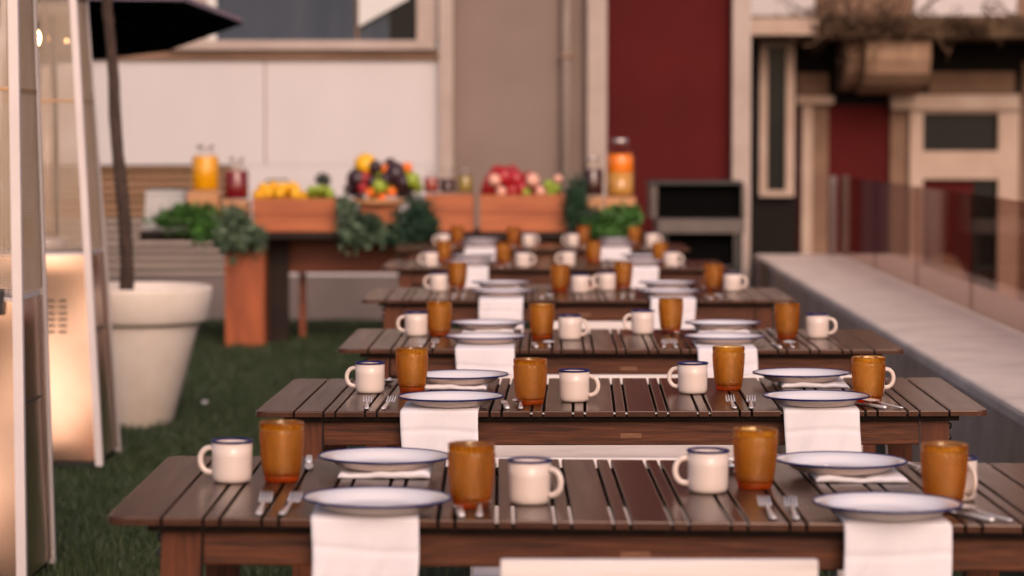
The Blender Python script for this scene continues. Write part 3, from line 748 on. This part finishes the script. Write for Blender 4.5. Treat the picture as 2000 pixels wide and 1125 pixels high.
for k in range(8):
    a = 2*pi*k/8; mb.tube([tiltM @ Vector((0,0,.38)), tiltM @ Vector((.66*cos(a), .66*sin(a), .215)), tiltM @ Vector((1.3*cos(a), 1.3*sin(a), -.008))], .008, 5)
mb.build('ribs', M['dark'], um)
mb = MB(); mb.lathe([(.28,0),(.28,.05),(.06,.09),(.05,.3)], 24); mb.build('base', M['dark'], um)

# ------------------------------------------------------------------ main building behind
WY = 20.9
def XW(px, Y=WY): return (px-1000)/FPX*Y
def ZW(py, Y=WY): return atY(1000, py, Y).z
bld = empty('terrace_building', (0, WY, 0), 'building closing the terrace, with white panel, beige bay and dark red bay', 'building')
def slab(px0, px1, py0, py1, out, back, name, m, parent, Y=WY, bev=0.0, yb=None):
    """front face 'out' metres in front of wall plane"""
    mb = MB(); x0, x1 = XW(px0, Y), XW(px1, Y)
    z1, z0 = (ZW(py0, Y) if py0 is not None else 9.6), (ZW(py1, Y) if py1 is not None else -.2)
    y = 0 if parent is None else parent.location.y
    mb.box(x0, x1, Y-out-y, Y+back-y, z0, z1, bev); return mb.build(name, m, parent)
B = bld
slab(-1400, 858, 118, 322, .06, .3, 'white_panel', M['wallwhite'], B)
slab(519, 521.5, 119, 321, .063, 0, 'panel_joint', M['stone2'], B)
slab(-1400, 857, 100, 117, .10, .3, 'ledge', M['stone2'], B)
slab(338, 852, 80, 99.5, .16, .3, 'sill', M['stone'], B, bev=.01)
# window strip
slab(-1400, 338, -300, 99, .0, .3, 'upper_wall', M['wallbeige'], B)
wn = slab(338, 402, -300, 79, .05, .3, 'window_frame', M['stone'], B)
mb = MB(); mb.box(XW(815), XW(856), -.05, .3, ZW(79), ZW(-300)); mb.build('jamb', M['stone'], wn)
mb = MB(); mb.box(XW(402), XW(815), .05, .1, ZW(79), ZW(-300)); mb.build('pane', M['bluepane'], wn)
mb = MB(); mb.box(XW(696), XW(701), .02, .06, ZW(79), ZW(-300)); mb.build('mullion', M['stone2'], wn)
mb = MB(); mb.box(XW(762), XW(814), .03, .06, ZW(79), ZW(-300)); mb.build('pane', M['pane'], wn)
mb = MB(); mb.prism([(XW(702), ZW(52)), (XW(800), ZW(-2)), (XW(800), ZW(-60)), (XW(702), ZW(-60))], -.02, .02, axis='y'); mb.build('awning', M['blind'], wn)
mb = MB(); mb.box(XW(404), XW(424), .03, .045, ZW(79), ZW(-300)); mb.build('mullion', M['blind'], wn)
slab(-1400, 858, None, -301, .02, .3, 'upper_wall', M['wallbeige'], B)
for k in range(4):
    u = slab(-700+k*380, -560+k*380, -900, -560, .06, .1, 'window_frame', M['stone'], B)
    mb = MB(); mb.box(XW(-690+k*380), XW(-570+k*380), -.075, .05, ZW(-570), ZW(-890)); mb.build('pane', M['pane'], u)
# louvres
lv = empty('louvre_panel', (0,0,0)); lv.parent = bld
mb = MB(); z = ZW(324)
k = 0
while z > ZW(535):
    mm = mb; x0, x1 = XW(-1400), XW(451)
    V = [(x0, -.03, z-.030), (x1, -.03, z-.030), (x1, .0, z-.012), (x0, .0, z-.012), (x0, -.026, z-.040), (x1, -.026, z-.040), (x1, .004, z-.016), (x0, .004, z-.016)]
    mb.add(V, [(0,1,2,3),(4,7,6,5),(0,4,5,1),(1,5,6,2),(2,6,7,3),(3,7,4,0)])
    z -= .058; k += 1
    if k == 7: mb.build('slats', M['slatbrown'], lv); mb = MB()
mb.build('slats', M['slat'], lv)
slab(-1400, 451, 324, 538, -.05, .3, 'louvre_backing', M['black'], B)
slab(452, 469.5, 324, 538, .04, .3, 'louvre_frame', M['slat'], B)
slab(470, 858, 322.3, 538, .055, .3, 'lower_panel', M['wallwhite'], B)
slab(-1400, 858, 539, None, .05, .3, 'plinth', M['base'], B)
slab(858.5, 886, None, None, .14, .3, 'pilaster', M['stone'], B)
slab(886.5, 1146, None, None, -.06, .3, 'beige_wall', M['wallbeige'], B)
slab(1146.5, 1184, None, None, .10, .3, 'pilaster', M['stone'], B)
slab(1184.5, 1427, None, None, -.03, .3, 'red_wall', M['wallred'], B)
slab(1427.5, 1463, None, None, .12, 3.0, 'pilaster', M['stone'], B)
mb = MB(); mb.tube([(XW(1105), -.02, 0), (XW(1105), -.02, 9.5)], .036, 16); dp = mb.build('drainpipe', M['stone'], B)
for zz in (.9, 2.05, 3.3): mb = MB(); mb.box(XW(1105)-.05, XW(1105)+.05, -.06, .06, zz, zz+.03, .004); mb.build('bracket', M['stone2'], dp)

# ------------------------------------------------------------------ building across the alley
AY = 26.0
al = empty('alley_building', (0, AY, 0), 'old building across the alley with white-framed door, balcony and dark red wall', 'building')
A = al
def as_(px0, px1, py0, py1, out, back, name, m, parent=None, bev=0.0):
    mb = MB(); x0, x1 = XW(px0, AY-out), XW(px1, AY-out)
    z1, z0 = (ZW(py0, AY-out) if py0 is not None else 12.0), (ZW(py1, AY-out) if py1 is not None else -3.5)
    mb.box(x0, x1, -out, back, z0, z1, bev); return mb.build(name, m, parent or A)
as_(1380, 2700, 206, None, 0, .4, 'red_wall', M['wallred'])
as_(1380, 2700, 31.2, 205, .0, .4, 'upper_wall', M['shade'])
as_(1380, 2700, None, 31, .0, .4, 'pale_wall', M['wallwhite'])
as_(1590, 1780, None, 30, .02, .4, 'stone_panel', M['stone2'])
as_(1985, 2700, None, 30, .02, .4, 'stone_panel', M['stone2'])
bal = as_(1380, 2700, 30, 74, 1.1, .4, 'balcony_slab', M['slabdark'], bev=.02)
mb = MB(); mb.box(XW(1380, AY-1.1), XW(1592, AY-1.1), -1.16, -1.101, ZW(68, AY-1.1), ZW(36, AY-1.1)); mb.build('fascia', M['stonew'], bal)
# narrow white window
wf = as_(1483, 1498, 80, 384, .55, -.45, 'window_frame', M['stonew'])
for (a_, b_, c_, d_) in ((1534,1551,80,384), (1498.2,1533.8,80,92), (1498.2,1533.8,372,384)):
    as_(a_, b_, c_, d_, .55, -.45, 'frame_bar', M['stonew'], wf)
as_(1498.2, 1533.8, 92, 372, .50, -.47, 'pane', M['pane'], wf)
as_(1466, 1556, 74, None, .44, -.35, 'dark_glazing', M['shade'])
as_(1556, 1618, 142, 186, .05, .1, 'stone_panel', M['stone2'])
as_(1552, 1628, 187, 204, .16, .1, 'cornice', M['stonew'], bev=.01)
as_(1566, 1586, 205, None, .10, .1, 'pilaster', M['stonew'])
as_(1586.2, 1617, 205, None, .06, .1, 'pilaster', M['stone2'])
# door with surround
as_(1812, 1980, 140, 181, .06, .1, 'lintel', M['stone2'])
as_(1738, 1776, 196, None, .05, .1, 'door_jamb', M['stone2'])
as_(1994, 2060, 120, None, .05, .1, 'door_jamb', M['stone2'])
dr = as_(1776.5, 1802, 214, None, .12, .1, 'door', M['stonew'])
for (a_, b_, c_, d_) in ((1949,1990,214,None), (1740,1990,184,213.7), (1802.2,1948.8,295,350), (1802.2,1948.8,214,221)): as_(a_, b_, c_, d_, .12 if c_ != 184 else .18, .1, 'door_frame', M['stonew'], dr)
as_(1802.2, 1948.8, 221.2, 294.8, .03, .1, 'pane', M['pane'], dr)
as_(1802.2, 1900, 350.2, None, .04, .1, 'door_panel', M['wallred'], dr)
as_(1900.3, 1948.8, 350.2, None, .045, .1, 'door_panel', M['pane'], dr)
for px in (2100, 2330):
    w2 = as_(px, px+120, 214, 480, .1, .1, 'window_frame', M['stonew']); as_(px+18, px+102, 232, 462, .12, .02, 'pane', M['pane'], w2)
# corbels
def corbel(px0, px1, py0, py1, out, tail):
    mb = MB(); Y = AY-out; x0, x1 = XW(px0, Y), XW(px1, Y); zt_, zb_ = ZW(py0, Y), ZW(py1, Y); h = zt_-zb_
    pts = [(-out, zt_), (-out-.0, zt_-h*.35), (-out+.06, zt_-h*.62), (-out+.2, zt_-h*.82), (-out+.42, zt_-h*.95), (-out+.6, zb_), (.02, zb_+h*.1), (.02, zt_)]
    mb.prism([(p[0], p[1]) for p in pts], x0, x1, 0, axis='x'); return mb.build('corbel', M['corbel'], A)
corbel(1690, 1816, 80, 182, 1.0, 0)
corbel(1652, 1689.5, 80, 176, .78, 0)
mb = MB(); c = atY(1842, 560, AY-.2); mb.ball((c.x, -.2, c.z), .2, (1.15,.6,1.6), 24, 14); mb.build('corbel', M['stone2'], A)
# dry vines on the balcony
vn = empty('dry_vine', (0, AY-1.1, 0), 'leafless brown climbing plant sprawling over the balcony edge', 'plant')
mb = MB(); rv = random.Random(5)
for k in range(95):
    px = rv.choice([rv.uniform(1585, 2010), rv.uniform(1600, 1800)]); x = XW(px, AY-1.1); z = ZW(40, AY-1.1)+rv.uniform(-.12,.03); p = Vector((x, rv.uniform(-.12,.1), z)); pts = [p.copy()]
    tall = .75 if 1600 < px < 1800 else .25
    d = Vector((rv.gauss(0,.7), rv.gauss(0,.2), abs(rv.gauss(.3,.6))*tall)).normalized()
    for s_ in range(6): d = (d+Vector((rv.gauss(0,.45), rv.gauss(0,.1), rv.gauss(0,.35)))).normalized(); p = p+d*.075*rv.uniform(.6,1.4)*(.4+tall); pts.append(p.copy())
    mb.tube(pts, rv.uniform(.004,.012), 5)
mb.build('stems', M['vine'], vn)
mb = MB()
for k in range(46):
    px = rv.uniform(1600, 2050); c = (XW(px, AY-1.1), rv.uniform(-.1,.12), ZW(50, AY-1.1)+rv.uniform(-.08,.06)); leaves(mb, c, (.16,.1,.07), 60, .05, rnd=rv)
mb.build('dead_leaves', M['vine'], vn)

# ------------------------------------------------------------------ oven / grill in front of the red wall
oy = 19.4
ov = empty('outdoor_oven', (0, oy, 0), 'grey framed outdoor grill with a wide black opening against the red wall', 'grill')
def ob(px0, px1, py0, py1, y0, y1, name, m, bev=.004):
    Y = oy+y0; mb = MB(); mb.box(XW(px0, Y), XW(px1, Y), y0, y1, ZW(py1, Y) if py1 else 0, ZW(py0, Y), bev); return mb.build(name, m, ov)
ob(1268, 1452, 354, 361, -.02, .62, 'hood', M['dark'])
ob(1272, 1284, 361.5, 427, 0, .6, 'side_panel', M['ovengrey']); ob(1448, 1456, 361.5, 427, 0, .6, 'side_panel', M['ovengrey'])
ob(1284.5, 1447.5, 362, 426, .08, .58, 'cavity', M['black'])
mb = MB()
for k in range(22): x = XW(1290+k*7, oy); mb.box(x, x+.006, .02, .07, ZW(424, oy), ZW(424, oy)+.006)
mb.build('grate', M['dark'], ov)
ob(1285, 1455, 428, 456, -.04, .6, 'counter', M['countergrey'])
ob(1304, 1434, 457, 519, .1, .5, 'cabinet', M['black'])
for px in (1290, 1436): 
    for yy in (.0, .5): ob(px, px+14, 456.5, None, yy, yy+.06, 'leg', M['dark'])
ob(1300, 1440, 520, 530, .02, .55, 'shelf', M['dark'])

# ------------------------------------------------------------------ buffet
BY, BT = 18.0, .785
bt = empty('buffet_table', (0, BY, 0), 'chunky orange wood buffet table with a dark top, laid with fruit and juice', 'table')
def bx(px): return XW(px, BY)
mb = MB(); mb.box(bx(272), bx(1262), 0, .95, BT-.045, BT, .004); mb.build('tabletop', M['topdark'], bt)
for p0, p1 in ((437, 515), (1120, 1198)):
    mb = MB(); mb.box(bx(p0), bx(p1), .03, .9, 0, BT-.046, .006); mb.build('leg', M['redwood'], bt)
mb = MB(); mb.box(XW(516,BY+.5), XW(1119,BY+.5), .50, .54, ZW(533, BY+.5), BT-.047, .003); mb.build('rail', M['redwood_dark'], bt)
mb = MB(); mb.box(XW(512,BY+.3), XW(563,BY+.3), .30, .36, 0, BT-.047, .003); mb.build('leg_shade_panel', M['topdark'], bt)  # dark strip put in as the shade beside the left leg
mb = MB(); mb.box(bx(567), bx(580), .72, .78, 0, BT-.047, .003); mb.build('support', M['redwood_dark'], bt)

def hz(py, Y=BY): return ZW(py, Y)
def crate(px0, px1, topy, y0, y1, label, closed=False):
    x0, x1 = XW(px0, BY+y0), XW(px1, BY+y0); h = hz(topy, BY+y0)-BT; w = x1-x0; d = y1-y0
    r = empty('wooden_crate', ((x0+x1)/2, BY+(y0+y1)/2, BT+.001), label, 'crate', 'wooden crates on the buffet'); t = .016; nb = 2
    for (a0, a1, b0, b1, nm) in ((-w/2, w/2, -d/2, -d/2+t, 'front_board'), (-w/2, w/2, d/2-t, d/2, 'back_board'), (-w/2, -w/2+t, -d/2+t+.001, d/2-t-.001, 'side_board'), (w/2-t, w/2, -d/2+t+.001, d/2-t-.001, 'side_board')):
        mb = MB()
        for k in range(nb): mb.box(a0, a1, b0, b1, h*k/nb+.002, h*(k+1)/nb-.002, .003)
        mb.build(nm, M['crate'], r)
    mb = MB(); mb.box(-w/2+t+.001, w/2-t-.001, -d/2+t+.001, d/2-t-.001, (h-.02) if closed else h-.055, (h-.002) if closed else h-.045); mb.build('board', M['crate'], r)
    return r
crate(493, 655, 388, .05, .45, 'orange wood crate heaped with lemons and limes, left on the buffet')
crate(830, 925, 380, .10, .45, 'orange wood crate in the middle of the buffet with small preserve jars on top', True)
crate(937, 1108, 380, .05, .45, 'orange wood crate piled with red and pink fruit, right on the buffet')
def blockw(px0, px1, topy, label):
    x0, x1 = bx(px0), bx(px1); h = hz(topy)-BT; mb = MB(); w = (x1-x0)/2
    mb.box(-w, w, -w, w, 0, h, .006); o = mb.build('wooden_block', M['round'], None, ((x0+x1)/2, BY+.2, BT+.001)); tag(o, label, 'block', 'blocks under the juice jars'); return o
blockw(362, 424, 376, 'square wooden block under the tall yellow juice jar')
blockw(428, 482, 393, 'square wooden block under the dark red juice jar')
blockw(1133, 1178, 386, 'wooden block under the dark tea jar on the right')
blockw(1182, 1243, 386, 'wooden block under the tall orange juice jar')
def jar(px0, px1, topy, boty, liqs, label, Y=.2, neck=.55, cap=True, grp='drink jars on the buffet'):
    x0, x1 = bx(px0), bx(px1); R = (x1-x0)/2; zb = hz(boty)+.002; H = hz(topy)-zb
    r = empty('juice_jar', ((x0+x1)/2, BY+Y, zb), label, 'jar', grp)
    prof = [(R*.88,0),(R*.97,.008),(R,.03),(R,H*.68),(R*.93,H*.77),(R*neck,H*.85),(R*neck,H*.97)]
    inner = [(p[0]-.003, p[1]) for p in prof[::-1][:-1]]+[(R*.85,.006)]
    mb = MB(); mb.lathe(prof, 36, capt=False); mb.build('glass_body', M['jarglass'], r)
    za = .008
    for f, m in liqs:
        zb2 = H*f; pr = [(R*.93, za)] + ([(R*.985, min(za+.01, zb2))] if True else []) + [(R*.985, min(zb2, H*.66))]
        if zb2 > H*.66: pr.append((R*.86, min(zb2, H*.76)))
        mb = MB(); mb.lathe(pr, 32); mb.build('liquid', M[m], r); za = zb2+.0005
    if cap: mb = MB(); mb.lathe([(R*neck+.004,H*.93),(R*neck+.004,H),(R*neck-.002,H+.003)], 28); mb.build('lid', M['lid'], r)
    return r
jar(368, 422, 284, 375, [(.76,'yellow_l')], 'tall glass jar of yellow juice at the left end of the buffet')
jar(432, 480, 309, 392, [(.70,'red_l')], 'glass jar of dark red juice beside the yellow one')
jar(1186, 1240, 272, 385, [(.42,'cloud_l'), (.74,'orange_l')], 'tallest glass jar with orange juice over a cloudy layer, right end of the buffet')
jar(1138, 1180, 308, 385, [(.70,'dred_l')], 'glass jar of dark tea next to the tall orange jar')
jar(826, 854, 335, 379, [(.72,'jam_l')], 'small jar of red jam on the middle crate', .25)
jar(857, 888, 327, 379, [(.55,'dred_l')], 'small jar of dark jam with a pale lid on the middle crate', .25)
jar(892, 922, 332, 379, [(.72,'olive_l')], 'small jar of yellow-green preserve on the middle crate', .25)
# round stand
ws = empty('wooden_stand', (XW(740, BY+.25), BY+.25, BT), 'round wooden slice stand carrying a heap of mixed fruit', 'stand')
hs = hz(390, BY+.25)-BT
mb = MB(); mb.box(-.135, .135, -.12, .12, .001, hs-.036, .005); mb.build('pedestal', M['crate'], ws)
mb = MB(); mb.lathe([(.16,hs-.035),(.195,hs-.025),(.198,hs),(.19,hs+.004)], 40); mb.build('slice', M['round'], ws)
def fruit(px, py, rpx, m, name, label, grp, Y=.22, sc=(1,1,1), tip=False):
    r = rpx*1.12/(FPX/(BY+Y)); p = atY(px, py, BY+Y); mb = MB(); a = random.uniform(0, 6.28)
    R = Matrix.Rotation(a, 3, 'Z') @ Matrix.Rotation(random.uniform(-.6,.6), 3, 'X')
    mb.ball((0,0,0), r, sc, 18, 12, .012, M=R)
    if tip: mb.tube([R @ Vector((r*sc[0]*.9,0,0)), R @ Vector((r*sc[0]*1.18,0,0))], [r*.35, r*.12], 8)
    o = mb.build(name, M[m], None, p); tag(o, label, name.replace('_', ' '), grp); return o
rf = random.Random(9)
for (x, y) in ((505,381),(524,379),(543,380),(562,379),(579,380),(514,368),(534,364),(553,367),(571,366),(528,376),(547,378),(590,384)):
    fruit(x, y, 10.5, 'lemon', 'lemon', 'yellow lemon heaped in the left crate of the buffet', 'lemons in the left crate', Y=rf.uniform(.12,.32), sc=(1.2,.95,.95), tip=True)
for (x, y) in ((603,382),(617,380),(632,381),(645,380),(610,371),(626,370),(640,372)):
    fruit(x, y, 8.5, 'lime', 'lime', 'green lime piled beside the lemons in the left crate', 'limes in the left crate', Y=rf.uniform(.12,.3), sc=(1.1,.95,.95))
for (x, y, r_, m_, nm, lb) in ((714,322,20,'lemon','melon','yellow melon at the top of the fruit heap on the round stand'),
     (698,350,19,'aub','plum','dark plum at the left of the fruit heap on the round stand'),(772,340,21,'aub','plum','large dark plum right of the centre of the stand'),
     (787,356,14,'aub','plum','dark plum low on the right of the stand'),(738,340,11,'lime','lime','green lime high in the middle of the fruit stand'),(741,364,13,'lime','apple','green apple at the front of the fruit stand'),
     (708,366,10,'apple','apple','red apple low on the left of the fruit stand'),(752,331,9,'orange','apricot','small orange apricot near the top of the fruit stand'),(795,328,10,'orange','apricot','orange apricot at the upper right of the fruit stand'),
     (806,352,14,'lime','pear','green pear at the right edge of the fruit stand'),(722,376,8,'orange','apricot','small orange apricot at the foot of the heap, left'),(765,375,9,'orange','apricot','small orange apricot at the foot of the heap, right'),
     (680,368,8,'aub','plum','small dark plum at the left rim of the stand'),(752,350,12,'aub','plum','dark plum in the middle of the fruit heap')):
    fruit(x, y, r_, m_, nm, lb, None, Y=.22+rf.uniform(-.06,.06))
for (x, y, r_, m_, nm) in ((690,372,11,'aub','plum'),(702,382,9,'aub','plum'),(782,374,12,'aub','plum'),(795,372,11,'aub','plum'),(727,356,13,'aub','plum'),(757,370,11,'lime','apple'),
     (772,360,12,'aub','plum'),(733,326,12,'aub','plum'),(786,340,12,'lime','pear'),(762,322,12,'aub','plum'),(712,348,12,'apple','apple'),(728,384,9,'lime','lime'),(745,384,9,'orange','apricot'),(815,366,10,'lime','lime'),(800,384,9,'aub','plum')):
    fruit(x, y, r_, m_, 'heaped_'+nm, '%s %s filling the back of the heap on the round stand' % ({'aub':'dark','lime':'green','apple':'red','orange':'orange'}[m_], nm), 'fruit filling the round stand', Y=.24+rf.uniform(-.04,.08))
for (x, y, r_) in ((958,364,16),(985,345,18),(1008,350,16),(972,338,14),(1020,368,15),(1000,372,14),(950,376,12),(1034,350,13),(1046,372,12),(962,352,14),(1000,334,11)):
    fruit(x, y, r_, 'apple', 'red_apple', 'red apple piled in the right crate of the buffet', 'red apples in the right crate', Y=rf.uniform(.18,.34))
for (x, y, r_) in ((966,352,11),(979,374,9),(1040,352,12),(1055,374,9),(1090,350,8)):
    fruit(x, y, r_, 'pink', 'cut_fig', 'pale pink cut fruit half lying on the red apples', 'pink fruit halves in the right crate', Y=.12)
for (x, y, r_) in ((1028,376,8),(1072,362,10),(1086,368,9),(1076,378,8)):
    fruit(x, y, r_, 'lime', 'lime', 'green lime tucked beside the red apples in the right crate', 'limes in the right crate', Y=.14)
# greenery
def garland(blobs, m, size, n, label, seed, asp=.5):
    rg = random.Random(seed); mb = MB(); c0 = atY(blobs[0][0], blobs[0][1], BY)
    for (px, py, rx, ry) in blobs:
        c = atY(px, py, BY-.06); s_ = BY/FPX; leaves(mb, (c.x-c0.x, c.y-c0.y, c.z-c0.z), (rx*s_, .11, ry*s_), n, size, rnd=rg, asp=asp)
        leaves(mb, (c.x-c0.x, c.y-c0.y-.02, c.z-c0.z-.01), (rx*s_*1.55, .14, ry*s_*1.6), n//5, size*.9, rnd=rg, asp=asp)
    tb = [atY(b[0], b[1], BY-.03)-c0 for b in blobs]; 
    if len(tb) > 1: mb.tube(tb, .006, 5)
    o = mb.build('garland', M[m], None, c0); tag(o, label, 'greenery', 'greenery laid along the buffet'); return o
garland([(330,428,32,18),(362,418,30,22),(400,428,34,34),(395,455,24,22)], 'g1', .055, 330, 'bright green leafy garland spilling from the left end of the buffet', 1)
garland([(455,430,34,30),(475,468,34,28),(440,462,26,32),(500,462,22,20)], 'g2', .045, 330, 'grey-green eucalyptus hanging in front of the dark red jar', 2, .8)
garland([(685,430,28,40),(690,460,26,24),(740,455,40,22),(672,405,14,22)], 'g2', .045, 260, 'grey-green eucalyptus hanging left of the round stand', 3, .7)
garland([(800,430,34,36),(820,410,28,30),(785,460,40,26),(835,440,22,20),(720,440,30,26)], 'g3', .05, 420, 'dark fir sprigs hanging right of the round stand', 4, .3)
garland([(1128,375,22,34),(1130,420,28,36),(1150,430,30,28),(1122,400,20,30)], 'g3', .05, 380, 'dark fir sprigs beside the right crate', 5, .3)
garland([(1165,440,34,26),(1205,428,34,30),(1230,425,24,24),(1195,452,30,18)], 'g1', .055, 300, 'bright green sprigs under the tall orange jar', 6)
mb = MB(); c = atY(632, 352, BY+.3); leaves(mb, (0,0,0), (.05,.04,.05), 120, .06, rnd=rf, asp=.2); tag(mb.build('herb_sprig', M['pineapple_top'], None, c), 'dark leafy sprig sticking up from the limes', 'herbs')
mb = MB(); a_ = atY(500, 386, BY+.25); b_ = atY(520, 352, BY+.25); c_ = atY(556, 350, BY+.25); d_ = atY(590, 378, BY+.25)
mb.tube([a_, b_, c_, d_], .006, 6); tag(mb.build('basket_handle', M['dark']), 'thin dark looped basket handle over the lemons', 'handle')
# pale bin on the table end
mb = MB(); c = Vector((XW(327, 18.6), 18.6, BT+.001)); hb = ZW(372, 18.6)-BT
mb.lathe([(.205,.0),(.21,.02),(.185,hb-.03),(.195,hb-.02),(.190,hb),(.02,hb+.004)], 4, M=Matrix.Rotation(pi/4, 4, 'Z'), sm=False)
tag(mb.build('storage_bin', M['fabric_grey'], None, c), 'pale grey plastic bin standing at the left end of the buffet', 'bin')
# scrap on the lawn
mb = MB(); c = atZ(400, 797, .0); mb.ball((0,0,.03), .016, (1.1,.8,.7), 9, 6, .15); tag(mb.build('paper_scrap', M['enamel_white'], None, c), 'small crumpled white paper scrap lying on the grass', 'litter')
